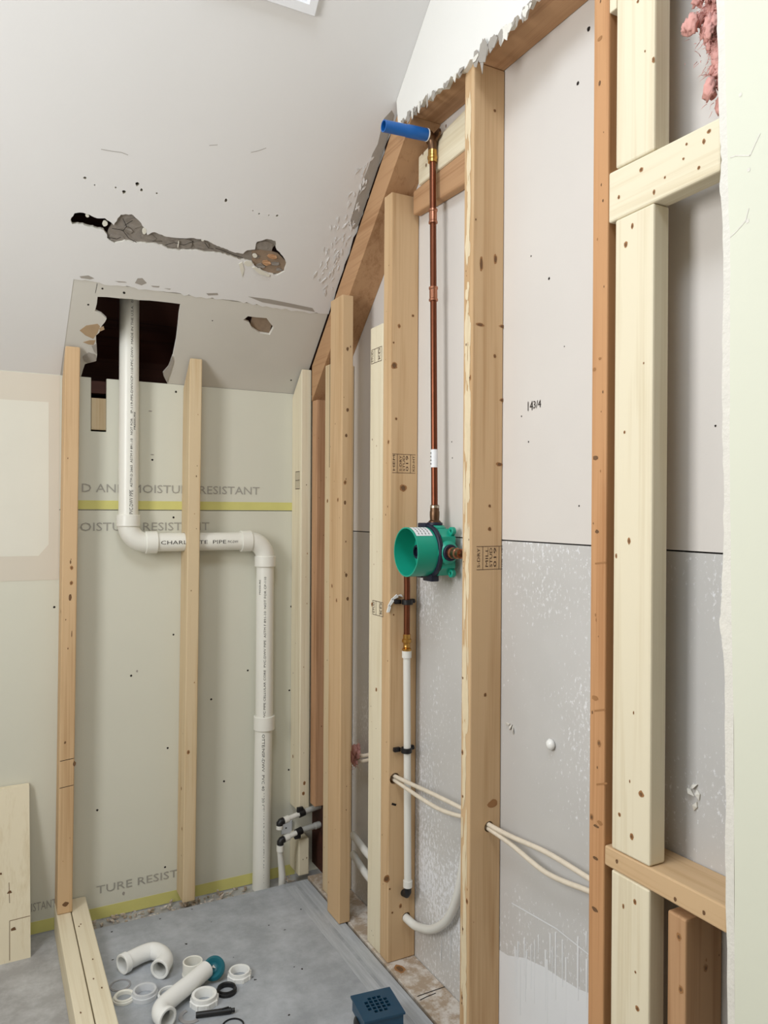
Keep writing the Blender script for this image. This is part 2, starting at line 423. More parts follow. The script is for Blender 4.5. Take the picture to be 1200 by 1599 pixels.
for u, v, rx, ry in [(235, 642, .006, .002), (238, 710, .006, .002), (193, 1395, .004, .006), (300, 1020, .003, .01), (214, 1048, .003, .004)]: disc(bm, B(u, v), NY, UPZ, rx, ry, 2)
wb = struct('wall_back', bm, ['green_board', 'hole', 'rawgrey'], origin=(0, YB, 0))
bm = bmesh.new()
for va, vb in ((783, 797),):
    box(bm, B(121, 790).x, B(459, 790).x, YB-.0008, YB+.001, B(290, vb).z+.002, B(290, va).z)
box(bm, -0.3, 0.985, YB-.0008, YB+.001, 0.005, 0.042)
link('yellow_edge_paper', bm, 'yellow', parent=wb)
bm = bmesh.new()
po = B(92, 905)
prism(bm, [(-0.95, YB, po.z), (po.x, YB, po.z), (po.x, YB, zt-.002), (-0.95, YB, zt-.002)], NY, 0.0008, [[(-.9, YB, B(0, 868).z), (B(60, 868).x, YB, B(60, 868).z), (B(76, 850).x, YB, B(76, 850).z), (B(76, 628).x, YB, B(76, 628).z), (-.9, YB, B(0, 626).z)]])
link('old_paint', bm, 'oldpaint', parent=wb)
bm = bmesh.new()
prism(bm, [(-.9, YB, B(0, 868).z), (B(60, 868).x, YB, B(60, 868).z), (B(76, 850).x, YB, B(76, 850).z), (B(76, 628).x, YB, B(76, 628).z), (-.9, YB, B(0, 626).z)], NY, 0.0011)
link('joint_compound_patch', bm, 'mud', parent=wb)
bm = bmesh.new()
X = Vector((1, 0, 0))
def stencil(s, u0_, u1_, v, hpx, sl=0.0):
    a = B(u0_, v); b = B(u1_, v+sl); hh = abs(B(u0_, v-hpx).z-a.z)
    text(bm, s, hh*1.45, a + NY*0.0008, Vector((1, 0, 0)), UPZ, width=b.x-a.x)
stencil('D AND MOISTURE RESISTANT', 126, 404, 768, 13)
stencil('OISTURE RESISTANT', 124, 326, 829, 13)
stencil('TURE RESIST', 150, 277, 1396, 12)
stencil('ISTANT', 48, 87, 1424, 13)
link('stencilled_lettering', bm, 'greyink', parent=wb)

# the sides of the room behind the camera, with the window the daylight comes through
bm = bmesh.new()
prism(bm, [(-.95, -1.2, 0), (-.95, YB, 0), (-.95, YB, SZ(YB)), (-.95, YT, SZ(YT)), (-.95, -1.2, SZ(YT))], (-1, 0, 0), .02, [[(-.95, .87, 1.1), (-.95, 1.43, 1.1), (-.95, 1.43, 2.15), (-.95, .87, 2.15)]])
struct('wall_left', bm, 'oldpaint', origin=(-0.95, .7, 0))
bm = bmesh.new()
for y0, y1, z0, z1 in ((.81, .87, 1.04, 2.21), (1.43, 1.49, 1.04, 2.21), (.87, 1.43, 1.04, 1.1), (.87, 1.43, 2.15, 2.21)): box(bm, -0.952, -0.938, y0, y1, z0, z1)
struct('window_1', bm, 'grille', origin=(-0.95, 1.05, 1))
bm = bmesh.new(); box(bm, -0.97, 1.4, -1.22, -1.2, 0, 3.1); struct('wall_rear', bm, 'oldpaint', origin=(0, -1.2, 0))

# sloped ceiling with the access hole, the long gash and the anchor holes
def Z8(x, y): return S(90+x/4.8, 420+y/4.8)
def Z3(x, y): return S(90+x/3.243, 310+y/3.243)
def SP(x, y): return Vector((x, y, SZ(y)))
YC = 2.300
hole_left = [Z8(*p) for p in [(178, 800), (190, 760), (205, 715), (250, 700), (290, 690), (297, 640), (270, 600), (290, 560), (288, 500), (312, 480), (330, 430), (355, 400), (368, 375), (330, 340), (280, 318), (295, 260), (300, 210)]]
hole_top = [Z8(*p) for p in [(370, 212), (460, 222), (540, 226), (610, 235), (690, 238), (760, 245), (850, 255), (925, 265)]]
hole_right = [Z8(*p) for p in [(912, 340), (905, 420), (892, 530), (868, 650), (850, 700), (840, 790)]]
xl, xr = Z8(178, 800).x, Z8(822, 868).x
crL, crR = S(115, 436), S(500, 490)
XC = 1.0
bm = bmesh.new()
gash = [Z3(*p) for p in [(65, 110), (85, 75), (130, 72), (175, 90), (200, 100), (240, 100), (272, 122), (285, 135), (320, 82), (375, 80), (415, 115), (440, 148), (455, 185), (490, 170), (540, 190), (610, 200), (690, 200), (750, 212), (800, 235), (850, 255), (900, 275), (940, 280),
   (962, 262), (1000, 258), (1010, 220), (1060, 205), (1105, 215), (1110, 260), (1140, 290), (1160, 330), (1150, 370), (1110, 390), (1060, 375), (1000, 345), (985, 320), (945, 308), (930, 312), (880, 292), (820, 277), (760, 274), (700, 262), (610, 263), (560, 256), (530, 238), (480, 229), (400, 226), (340, 212), (290, 228), (252, 205), (250, 182), (235, 162), (190, 152), (130, 134), (75, 132)]]
g2 = []
for a, b in zip(gash, gash[1:]+gash[:1]):
    L_ = (b-a).length; k = max(1, int(L_/.006))
    for i in range(k): g2.append(a.lerp(b, i/k) + ((X*random.uniform(-1, 1) + SUP*random.uniform(-1, 1))*.0013 if i else Vector((0, 0, 0))))
gash = g2
def pit(u, v, r):
    c = S(u, v); return [c + X*math.cos(a)*r*random.uniform(.7, 1.2) + SUP*math.sin(a)*r*random.uniform(.7, 1.2) for a in (2*math.pi*i/7 for i in range(7))]
pits = [pit(*p) for p in [(133, 278, .0045), (148, 289, .002), (181, 293, .0025), (194, 300, .006), (215, 288, .006), (221, 297, .0045), (245, 302, .003), (353, 313, .005), (395, 329, .002), (405, 334, .0025), (420, 336, .002), (433, 337, .004)]]
upper_outline = [SP(-0.95, YT), SP(XC, YT)] + ragged(SP(XC, YT), SP(XC, YC), 60, 0.004, dirv=X)[1:-1] + [Vector((XC, YC, SZ(YC)))] \
    + ragged(crR, crL, 46, 0.005, dirv=SUP) + [SP(S(95, 580).x, YB), SP(-0.95, YB)]
prism(bm, upper_outline, SNU, 0.0135, [gash]+pits, side=1)
ceil = struct('ceiling', bm, ['ceiling', 'gyp'], origin=(0, 1.9, SZ(1.9)))
bm = bmesh.new()                                              # the flat part over the room
prism(bm, [(x, y, SZ(YT)) for x, y in ((-.95, -1.2), (1.1, -1.2), (1.1, YT), (-.95, YT))], UPZ, .0135, [[(x, y, SZ(YT)) for x, y in ((-.25, .25), (.35, .25), (.35, 1.05), (-.25, 1.05))]])
link('flat_ceiling', bm, 'ceiling', parent=ceil)
off = SNU*0.0012                                              # the bare strip has lost its paint coat
h3 = [S(x/2.4, 400+y/2.4) + off for x, y in [(913, 240), (930, 226), (960, 230), (1000, 233), (1012, 250), (1027, 268), (1012, 296), (975, 290), (945, 270), (935, 250)]]
bm = bmesh.new()
raw_outline = [p+off for p in ([crL] + ragged(crL, crR, 46, 0.001, dirv=SUP)[1:-1] + [SP(XC-.002, YC), SP(XC-.002, YB), SP(xr, YB)] + list(reversed(hole_right)) + list(reversed(hole_top)) + list(reversed(hole_left)) + [SP(xl, YB), SP(S(95, 580).x, YB)])]
prism(bm, raw_outline, SNU, 0.0115, [h3], side=1)
for u, v, r in [(194, 457.5, .004), (160, 451, .003), (138, 476, .003), (332, 501, .002), (455, 594, .003)]: disc(bm, S(u, v)+off, -SNU, SUP, r, r, 2)
line_mark(bm, S(152, 443)+off, S(149, 458)+off, -SNU, .0012, 2)
link('bare_drywall_strip', bm, ['raw', 'gyp', 'hole'], parent=ceil)
bm = bmesh.new()                                              # torn board behind the gash
back = [Z3(*p) + SNU*0.008 for p in [(262, 160), (320, 60), (400, 70), (470, 140), (700, 170), (860, 225), (1010, 180), (1150, 190), (1030, 330), (900, 330), (700, 300), (500, 270), (230, 250)]]
prism(bm, back, SNU, 0.006)
for ctr, sz in [((390, 130), .018), ((300, 205), .015), ((345, 165), .016), ((460, 200), .015), ((640, 230), .02), ((735, 240), .017), ((585, 235), .014), ((1055, 245), .02), ((830, 258), .012)]:
    c = Z3(*ctr) + SNU*0.004; ps = [c + (X*math.cos(a)*sz*1.5 + SUP*math.sin(a)*sz*0.8)*random.uniform(.75, 1.1) + SNU*random.uniform(-.001, .003) for a in (2*math.pi*i/8 for i in range(8))]
    prism(bm, ps, SNU, 0.005)
c8 = S(403, 507) + off + SNU*.012
prism(bm, [c8 + X*a + SUP*b for a, b in ((-.02, -.035), (.05, -.035), (.05, .03), (-.02, .03))], SNU, .006, mi=1)
prism(bm, [Z3(*p) + SNU*.007 for p in [(985, 270), (1060, 262), (1120, 285), (1165, 330), (1150, 385), (1060, 385), (990, 340)]], SNU, .006, mi=1)
for ctr, sz, mi_ in [((1030, 345), .011, 0), ((1105, 335), .010, 0), ((1060, 330), .012, 2), ((1090, 300), .012, 2), ((1125, 365), .008, 0), ((1010, 300), .009, 0)]:
    c = Z3(*ctr) + SNU*0.003; ps = [c + (X*math.cos(a)*sz*1.4 + SUP*math.sin(a)*sz*0.7)*random.uniform(.7, 1.1) + SNU*random.uniform(-.001, .003) for a in (2*math.pi*i/8 for i in range(8))]
    prism(bm, ps, SNU, 0.005, mi=mi_)
for seg in ([(275, 150), (330, 160), (360, 200), (400, 222)], [(330, 100), (350, 140), (330, 165)], [(380, 110), (340, 135)], [(545, 235), (590, 222), (640, 235), (690, 215)], [(745, 222), (765, 250), (790, 255)], [(800, 250), (850, 268), (900, 288), (940, 300)], [(250, 195), (300, 205), (320, 195)], [(480, 215), (530, 215)]):
    for a, b in zip(seg, seg[1:]): line_mark(bm, Z3(*a)-SNU*.0005, Z3(*b)-SNU*.0005, -SNU, .0016, 3, off=.0004)
link('torn_backing', bm, ['tornback', 'kraftgrey', 'red_z', 'hole'], parent=ceil)
bm = bmesh.new()
for ctr, rx, ry in [((965, 328), .015, .0095), ((1000, 290), .008, .006), ((150, 88), .005, .004), ((240, 128), .007, .008), ((440, 165), .006, .009), ((612, 232), .0012, .011), ((735, 212), .004, .002)]:
    c = Z3(*ctr) - SNU*.001; prism(bm, [c + X*math.cos(a)*rx*random.uniform(.8, 1.1) + SUP*math.sin(a)*ry*random.uniform(.8, 1.1) for a in (2*math.pi*i/9 for i in range(9))], SNU, .006)
prism(bm, [Z3(*p) - SNU*.003 for p in [(985, 348), (1000, 345), (1075, 385), (1070, 395), (1020, 378)]], SNU, .006)
prism(bm, [Z3(*p) - SNU*.002 for p in [(918, 330), (935, 320), (945, 360), (935, 395)]], SNU, .004)
link('gypsum_fragments', bm, 'mud', parent=ceil)
bm = bmesh.new()                                              # brown paper showing along the ragged side of the hole
for poly in [[(165, 462), (215, 425), (300, 412), (318, 430), (300, 480), (268, 525), (210, 500)], [(190, 550), (240, 535), (285, 535), (270, 570), (235, 568)], [(312, 445), (345, 430), (352, 455), (318, 470)]]:
    prism(bm, [Z8(*p) + off - SNU*.0006 for p in poly], SNU, .001)
link('torn_brown_paper', bm, 'kraft', parent=ceil)
bm = bmesh.new()
for poly in [[(188, 655), (230, 625), (280, 640), (290, 688), (225, 705), (200, 690)], [(790, 775), (830, 730), (862, 655), (870, 690), (850, 760), (820, 850), (795, 800)], [(255, 575), (292, 560), (296, 640), (272, 615)]]:
    prism(bm, [Z8(*p) + off*2 - SNU*.004 for p in poly], SNU, .006)
for poly in [[(165, 55), (230, 48), (275, 70), (245, 78), (175, 68)], [(580, 105), (600, 70), (635, 68), (668, 105), (630, 122)], [(1115, 182), (1200, 180), (1205, 195), (1130, 198)], [(430, 90), (505, 95), (520, 102), (460, 100)], [(700, 125), (765, 128), (760, 138), (715, 135)], [(800, 145), (850, 148), (840, 155)]]:
    prism(bm, [Z8(*p) - SNU*.0005 for p in poly], SNU, .001)
for pl in [[(388, 463), (420, 467), (450, 473), (488, 481), (492, 487), (450, 479), (410, 472)]]:
    prism(bm, [S(*p) - SNU*.0006 for p in pl], SNU, .001)
link('peeled_patches', bm, 'rawgrey', parent=ceil)
bm = bmesh.new()                                              # bare strip where the wall board met the ceiling
edge = [(612, 172), (600, 185), (596, 200), (590, 225), (582, 240), (575, 262), (560, 300), (552, 330), (545, 352), (553, 358), (563, 352), (580, 305), (600, 240), (612, 200), (616, 180)]
prism(bm, [Vector((min(p.x, XC-.001), p.y, p.z)) - SNU*.0006 for p in (S(*e) for e in edge)], SNU, .001)
link('bare_ceiling_edge', bm, 'rawgrey', parent=ceil)
bm = bmesh.new()                                              # curling paint flakes near the wall
for _ in range(85):
    t = random.random(); u = 505 + 75*t + random.gauss(0, 9); v = 450 - 190*t + random.gauss(0, 16)
    c = S(u, v)
    if c.x > 0.985: continue
    a0 = random.uniform(0.9, 1.9); d1 = X*math.cos(a0)+SUP*math.sin(a0); d2 = X*-math.sin(a0)+SUP*math.cos(a0)
    L_, w_ = random.uniform(.004, .014), random.uniform(.0015, .004)
    ps = [c-d1*L_-d2*w_*.4, c-d2*w_, c+d1*L_-d2*w_*.3, c+d1*L_*.9+d2*w_*.4, c+d2*w_*.9]
    prism(bm, [p - SNU*random.uniform(.0006, .003) for p in ps], SNU, .0008)
for pts in ([(655, 228), (665, 226), (680, 227), (672, 229)], [(392, 238), (405, 232), (418, 231), (415, 236), (400, 240)]):
    pass
link('paint_flakes', bm, 'ceiling', parent=ceil)
bm = bmesh.new()
for seg in ([(158, 233), (175, 236), (190, 238), (200, 242)], [(327, 227), (340, 226)], [(392, 238), (405, 235), (416, 231)]):
    for a, b in zip(seg, seg[1:]): line_mark(bm, S(*a), S(*b), -SNU, .0014, 0)
link('surface_scratches', bm, 'rawgrey', parent=ceil)

# dark shell added above the ceiling and behind the knee wall, blocks light
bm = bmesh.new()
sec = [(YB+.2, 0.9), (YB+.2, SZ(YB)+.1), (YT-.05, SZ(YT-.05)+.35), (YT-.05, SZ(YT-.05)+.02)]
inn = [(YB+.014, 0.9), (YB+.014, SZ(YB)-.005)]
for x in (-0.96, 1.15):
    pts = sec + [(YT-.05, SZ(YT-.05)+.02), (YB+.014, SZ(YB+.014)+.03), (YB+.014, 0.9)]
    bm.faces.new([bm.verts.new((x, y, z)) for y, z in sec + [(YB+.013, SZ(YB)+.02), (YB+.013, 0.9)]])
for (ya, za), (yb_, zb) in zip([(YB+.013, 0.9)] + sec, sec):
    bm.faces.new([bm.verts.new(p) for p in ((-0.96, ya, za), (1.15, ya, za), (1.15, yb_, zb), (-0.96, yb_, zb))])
struct('ceiling_light_block', bm, 'dark', origin=(0, YB+.1, SZ(YB)))
bm = bmesh.new(); box(bm, -0.95, 1.089, YB+.016, YB+.105, SZ(YB)-.045, SZ(YB)-.007)
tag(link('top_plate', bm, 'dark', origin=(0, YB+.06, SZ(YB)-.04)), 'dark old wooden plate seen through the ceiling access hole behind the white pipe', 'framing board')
bm = bmesh.new(); p1, p2 = W(142, 671, 1, YB+.02), W(168, 623, 1, YB+.02)
box(bm, p1.x, p2.x, YB+.016, YB+.054, p1.z, p2.z, bev=.002)
tag(link('wood_block', bm, 'pale_z', origin=(p1.x, YB+.03, p1.z)), 'short weathered wood block inside the slot cut in the wall beside the vertical pipe', 'wood block')

# right-hand wall: board behind the framing, board over the header, sage panel by the camera
def D(u, v): return W(u, v, 0, XD)
s1 = D(793, 844).z
bm = bmesh.new()
prism(bm, [(XD, -.6, s1+.0015), (XD, 2.66, s1+.0015), (XD, 2.66, SZ(2.66)), (XD, 1.5, SZ(1.5)), (XD, -.6, SZ(1.5))], (1, 0, 0), .0127)
prism(bm, [(XD, -.6, .03), (XD, 2.66, .03), (XD, 2.66, s1-.0015), (XD, -.6, s1-.0015)], (1, 0, 0), .0127, mi=1)
box(bm, XD+.0127, XD+.014, -.6, 2.66, s1-.02, s1+.02, mi=2)
for u, v, r in [(830, 400, .002), (858, 435, .003), (826, 690, .002), (905, 790, .002), (815, 650, .002), (882, 541, .0015), (706, 690, .002), (707, 715, .002), (903, 130, .004), (920, 45, .005), (1118, 665, .002)]: disc(bm, D(u, v), NX, UPZ, r, r, 2)
wr = struct('wall_right', bm, ['upper', 'lower', 'hole'], origin=(XD, 1.2, 0))
bm = bmesh.new()
a, b = D(823, 642), D(845, 640)
text(bm, '14', .030, a + NX*.0006, Vector((0, -1, 0)), UPZ, width=abs(D(831, 640).y-a.y))
text(bm, '3/4', .024, D(833, 638) + NX*.0006, Vector((0, -1, 0)), UPZ, width=abs(D(845, 640).y-D(833, 640).y))
link('handwriting', bm, 'ink', parent=wr)
bm = bmesh.new()                                              # white paint run and seam tape scuffs at the foot of the board
run_top = [(735, 1440), (760, 1470), (793, 1492), (820, 1496), (850, 1510), (880, 1530), (905, 1545), (924, 1552)]
top = [D(*p) for p in run_top]; bot = [Vector((XD, p.y, .035)) for p in reversed(top)]
prism(bm, top+bot, NX, .0006)
for _ in range(26):
    u = random.uniform(800, 920); v = random.uniform(1450, 1500); p = D(u, v); q = D(u, v+random.uniform(20, 110)); dw = V0(0, random.uniform(.001, .003), 0); prism(bm, [p-dw, q-dw*.5, q+dw*.5, p+dw], NX, .0008+.00002*_)
for (u, v), (u2, v2) in [((705, 1455), (704, 1500)), ((690, 1470), (689, 1500)), ((800, 1410), (870, 1450)), ((870, 1450), (920, 1490))]: line_mark(bm, D(u, v), D(u2, v2), NX, .003, 0, off=.001)
link('white_paint_run', bm, 'whitepaint', parent=wr)
bm = bmesh.new()
c = D(863, 1162); lathe(bm, [(0, .014), (.008, .012), (.0125, .006), (.010, 0), (0, 0)], c, NX, 14); normals(bm)
link('wall_anchor', bm, 'fit', parent=wr, smooth=True)
bm = bmesh.new()
for u, v in [(795, 1130), (799, 1136), (803, 1141), (1085, 1228), (1080, 1236), (1092, 1240), (1088, 1258)]:
    c = D(u, v); d1 = Vector((0, random.uniform(-1, 1), random.uniform(-1, 1))).normalized(); d2 = NX.cross(d1)
    prism(bm, [c+d1*.010, c+d2*.004, c-d1*.008, c-d2*.003 - X*.004], NX, .003)
link('torn_paper', bm, 'gyp', parent=wr)

XP = XR-.0127
bm = bmesh.new()                                              # wall above the header
zl = 1.09+H
low = [W(835, 0, 0, XP), W(800, 38, 0, XP), W(770, 62, 0, XP), W(740, 92, 0, XP), W(700, 128, 0, XP), W(660, 158, 0, XP), W(640, 178, 0, XP), W(622, 196, 0, XP)]
pts = [Vector((XP, .3, low[0].z+.005)), Vector((XP, .9, low[0].z+.005))]
ll = pts[1:] + low
lowr = []
for p, q in zip(ll, ll[1:]):
    lowr += ragged(p, q, 8, .010)[:-1]
lowr.append(ll[-1])
yl = low[-1].y
outl = [pts[0]] + lowr + [Vector((XP, yl+.01, SZ(yl+.01)-.001)), Vector((XP, YT, SZ(YT)-.001)), Vector((XP, .3, SZ(YT)-.001))]
prism(bm, outl, (1, 0, 0), .0127, side=1)
wu = struct('wall_right_upper', bm, ['wallwhite', 'gyp'], origin=(XP, 1.2, zl))
bm = bmesh.new()                                              # torn paper hanging from the cut
edge_uv = [(835, 0), (800, 38), (770, 62), (740, 92), (700, 128), (660, 158), (640, 178), (622, 196)]
for k in range(46):
    t = random.random()*(len(edge_uv)-1); i0 = int(t); f = t-i0
    u = edge_uv[i0][0]*(1-f)+edge_uv[i0+1][0]*f; v = edge_uv[i0][1]*(1-f)+edge_uv[i0+1][1]*f
    big_ = 1.7 if 735 < u < 780 else 1.0
    L_ = random.uniform(.004, .024)*big_; wd = random.uniform(.003, .016)*big_; off_ = random.uniform(.002, .007)
    c = W(u, v, 0, XP-off_); n_ = random.randint(5, 8)
    ps = [c + Vector((0, math.cos(a)*wd*random.uniform(.5, 1.2), (math.sin(a)-.35)*L_*random.uniform(.4, 1.1))) for a in (2*math.pi*q_/n_ for q_ in range(n_))]
    prism(bm, ps, (-1, random.uniform(-.3, .3), -.2), .0012, mi=random.choice((0, 0, 1)))
link('torn_edge_paper', bm, ['rawgrey', 'gyp'], parent=wu)

bm = bmesh.new()
def PN(u, v): return W(u, v, 0, XP)
edge = [PN(u, v) for u, v in [(1132, 0), (1134, 120), (1137, 250), (1138, 330), (1141, 370), (1141, 500), (1140, 700), (1142, 900), (1146, 1100), (1147, 1300), (1148, 1599)]]
edge = [Vector((XP, p.y, p.z)) for p in edge]
e2 = []
for p, q in zip(edge, edge[1:]): e2 += ragged(p, q, 5, .0007, dirv=Vector((0, 1, 0)))[:-1]
e2.append(edge[-1])
prism(bm, [Vector((XP, -.6, 2.5)), Vector((XP, e2[0].y, 2.5))] + e2 + [Vector((XP, e2[-1].y, 0.0)), Vector((XP, -.6, 0.0))], (1, 0, 0), .0127)
wp = struct('wall_right_panel', bm, ['panel'], origin=(XP, .4, 0))
bm = bmesh.new()                                              # the cut edge where the face paper has come off
XQ = XP+.003
e3 = [W(u, v, 0, XQ) for u, v in [(1119, 0), (1121, 60), (1122, 130), (1125, 220), (1128, 250), (1124, 290), (1128, 330), (1130, 420), (1129, 560), (1128, 680), (1131, 760), (1130, 860), (1126, 950), (1124, 975), (1130, 1020), (1133, 1100), (1134, 1240), (1133, 1300), (1135, 1450), (1137, 1599)]]
e4 = []
for p, q in zip(e3, e3[1:]): e4 += ragged(p, q, 4, .0012, dirv=Vector((0, 1, 0)))[:-1]
e4.append(e3[-1])
prism(bm, [Vector((XQ, e2[0].y-.004, 2.5)), Vector((XQ, e4[0].y, 2.5))] + e4 + [Vector((XQ, e4[-1].y, 0)), Vector((XQ, e2[-1].y-.004, 0))], (1, 0, 0), .0095)
link('broken_gypsum_edge', bm, 'gyp', parent=wp)
bm = bmesh.new()
for seg in ([(1141, 246), (1150, 243), (1172, 243), (1180, 225), (1188, 208)], [(1139, 372), (1150, 362), (1165, 345), (1170, 325)]):
    for a, b in zip(seg, seg[1:]): line_mark(bm, PN(*a), PN(*b), NX, .0018, 0)
for u, v in [(1157, 148), (1170, 265), (1168, 345)]: disc(bm, PN(u, v), NX, UPZ, .003, .003, 0)
link('cracked_paint', bm, 'gyp', parent=wp)

# ------------------------------------------------------------------ shower base, curb, plates
bm = bmesh.new(); box(bm, .290, .985, .9, 2.425, 0.0, PAN, bev=.003)
pan = tag(link('mortar_bed', bm, 'pan', origin=(.6, 1.7, 0)), 'grey mortar bed of the shower floor between wooden curb and stud wall', 'shower floor')
bm = bmesh.new()
box(bm, .945, .9849, .9, 2.42, PAN-.001, PAN+.0006); box(bm, .900, .935, 1.2, 2.40, PAN-.001, PAN+.0005)
link('mesh_strip', bm, 'mesh', parent=pan)
bm = bmesh.new()
for u, v, r in [(470, 1420, .003), (445, 1452, .003), (420, 1445, .0025), (472, 1513, .004), (291, 1474, .004), (300, 1420, .003), (175, 1455, .003), (176, 1499, .003), (460, 1510, .002), (452, 1585, .003), (545, 1460, .003), (550, 1466, .004), (400, 1530, .002), (330, 1440, .002), (250, 1435, .003), (395, 1526, .002), (398, 1530, .003), (365, 1495, .002)]:
    disc(bm, W(u, v, 2, PAN), UPZ, Vector((0, 1, 0)), r, r*.8, 0, wob=.5)
link('grit', bm, 'hole', parent=pan)['kind'] = 'stuff'
for (x0, x1), lab in (((.196, .236), 'left pale 2x4 of the doubled curb, under the orange stud at its end'), ((.2385, .286), 'right pale 2x4 of the doubled curb, along the edge of the grey shower base')):
    bm = bmesh.new(); box(bm, x0, x1, .9, YB-.003, 0, .089, bev=.003)
    for _ in range(5): disc(bm, (random.uniform(x0+.01, x1-.01), random.uniform(1.6, 2.4), .089), UPZ, Vector((0, 1, 0)), .002, .004, 1)
    tag(link('curb_board', bm, ['cream_y', 'knot'], origin=((x0+x1)/2, 1.7, 0)), lab, 'curb board', 'pair of curb boards')
bm = bmesh.new(); box(bm, XR-.006, XD-.001, .3, 2.44, 0, .038, bev=.002)
disc(bm, W(625, 1513, 2, .038), UPZ, Vector((0, 1, 0)), .013, .02, 1); disc(bm, W(625, 1513, 2, .038), UPZ, Vector((0, 1, 0)), .008, .013, 2, off=.0007)
for s in ([(652, 1556), (672, 1549), (695, 1541)], [(656, 1562), (668, 1556), (681, 1551)]):
    for a, b in zip(s, s[1:]): line_mark(bm, W(*a, 2, .038), W(*b, 2, .038), UPZ, .003, 3)
tag(link('bottom_plate', bm, ['plate', 'knotring', 'knot', 'hole'], origin=(1.045, 1.4, 0)), 'paint-splattered bottom plate on the floor under the right-hand studs', 'framing plate')
bm = bmesh.new()                                              # crumbs in the gap behind the base
for _ in range(170):
    x = random.uniform(.30, .97)
    if abs(x-.86) < .06: x -= .2
    y = random.uniform(2.43, 2.53); s = random.uniform(.003, .012)
    c = Vector((x, y, random.uniform(.001, .012))); d1 = Vector((random.uniform(-1, 1), random.uniform(-1, 1), random.uniform(-.2, .2))).normalized(); d2 = d1.cross(UPZ).normalized()
    prism(bm, [c+d1*s, c+d2*s*.5, c-d1*s*.8, c-d2*s*.4], UPZ, random.uniform(.002, .008))
tag(link('wood_chips', bm, ['plate'], origin=(.6, 2.48, 0)), 'crumbs of wood and plaster in the gap along the foot of the back wall', 'debris', kind='stuff')

# ------------------------------------------------------------------ back-wall studs (cut to the roof slope)
def slope_stud(name, x0, x1, z0, m, label, lean, group, hole=None, kn=8, z1=None, extra=None, y0=YB-.089, y1=YB-.0005):
    bm = bmesh.new()
    if z1 is None: ring = [(x0, y0, z0), (x0, y1, z0), (x0, y1, SZ(y1)-.012), (x0, y0, SZ(y0)-.012)]
    else: ring = [(x0, y0, z0), (x0, y1, z0), (x0, y1, z1), (x0, y0, z1)]
    hexa(bm, ring, (x1-x0, 0, 0), .003)
    if hole: bm = carve(bm, [hole])
    zt_ = z1 or SZ(y0)-.012
    knots_on(bm, NX, (0, x0), (y0+.01, y1-.01), (z0+.05, zt_-.1), kn//2); knots_on(bm, NY, (1, y0), (x0+.008, x1-.008), (z0+.05, zt_-.05), kn)
    if extra: extra(bm)
    for v in bm.verts: v.co.x += lean*(v.co.z-z0)
    return tag(link(name, bm, [m, 'knot', 'knotring', 'hole', 'stampink'], origin=((x0+x1)/2, (y0+y1)/2, z0)), label, 'stud', group)
GB = 'studs against the back wall'
def s1_marks(bm):
    y = YB-.089
    for v in (1188, 1230): line_mark(bm, (.199, y, W(100, v, 1, y).z), (.238, y, W(100, v, 1, y).z+.004), NY, .0016, 3)
    for u, v, rx, ry in [(104, 933, .006, .01), (104, 878, .003, .006), (107, 990, .002, .01), (101, 1412, .012, .007), (98, 1160, .004, .004), (113, 1193, .006, .008)]: disc(bm, W(u, v, 1, y)*1 + Vector((.002, 0, 0)), NY, UPZ, rx*.7, ry, 1)
slope_stud('stud', .1975, .2395, .0895, 'tan_z', 'orange-tan stud at left, standing on the curb boards and reaching the sloped ceiling', .0085, GB, extra=s1_marks)
PY, PR = YB-.038, .030
hz = B(300, 846).z*1.0
hz = W(300, 846, 1, PY).z
slope_stud('stud', .5685, .6085, PAN+.001, 'pale_z', 'pale stud that the horizontal white drain pipe passes through', .008, GB, hole=((.59, PY, hz), (1, 0, 0), .0315, .2))
xa = .966
zA0 = W(477, 1267, 1, YB-.089).z
def sA(bm):
    p = W(465, 750, 0, xa)
    for i in range(3): line_mark(bm, Vector((xa, p.y-.02, p.z-.03+.03*i)), Vector((xa, p.y+.02, p.z-.03+.03*i)), NX, .002, 4)
    for i in range(4): line_mark(bm, Vector((xa, p.y-.018+.012*i, p.z-.03)), Vector((xa, p.y-.018+.012*i, p.z+.03)), NX, .0025, 4)
slope_stud('corner_stud', xa, 1.0035, zA0, 'cream_z', 'cream corner stud with a stamp, cut off above the small supply valves', 0, GB, extra=sA)
slope_stud('stud_offcut', xa, 1.0035, PAN+.001, 'cream_z', 'short cream stud stub standing on the floor below the small supply valves', 0, GB, z1=W(475, 1310, 1, YB-.089).z, kn=2)

# ------------------------------------------------------------------ right-wall framing
GR = 'studs of the right wall'
zU = lambda y: .94 + .972*(1.864-y) + H - .004                # underside of the sloping plate
bm = bmesh.new()
ysp = 1.752; zh = zU(ysp)
prism(bm, [(XR, 2.44, zU(2.44)), (XR, ysp, zh), (XR, ysp-.0, SZ(ysp)-.012), (XR, 2.44, SZ(2.44)-.012)], (1, 0, 0), .088)
for u, v in [(640, 262), (626, 255)]: pass
tag(link('sloping_plate', bm, ['brown_y', 'knot'], origin=(1.045, 2.1, zU(2.1))), 'brown sloping plate under the ceiling edge above the rear studs', 'framing board')
bm = bmesh.new(); box(bm, XR, XD-.001, .3, ysp-.001, zh, zh+.12, bev=.002)
tag(link('header_board', bm, 'brown_y', origin=(1.045, 1.0, zh)), 'brown header board running level across the top of the right wall', 'framing board')

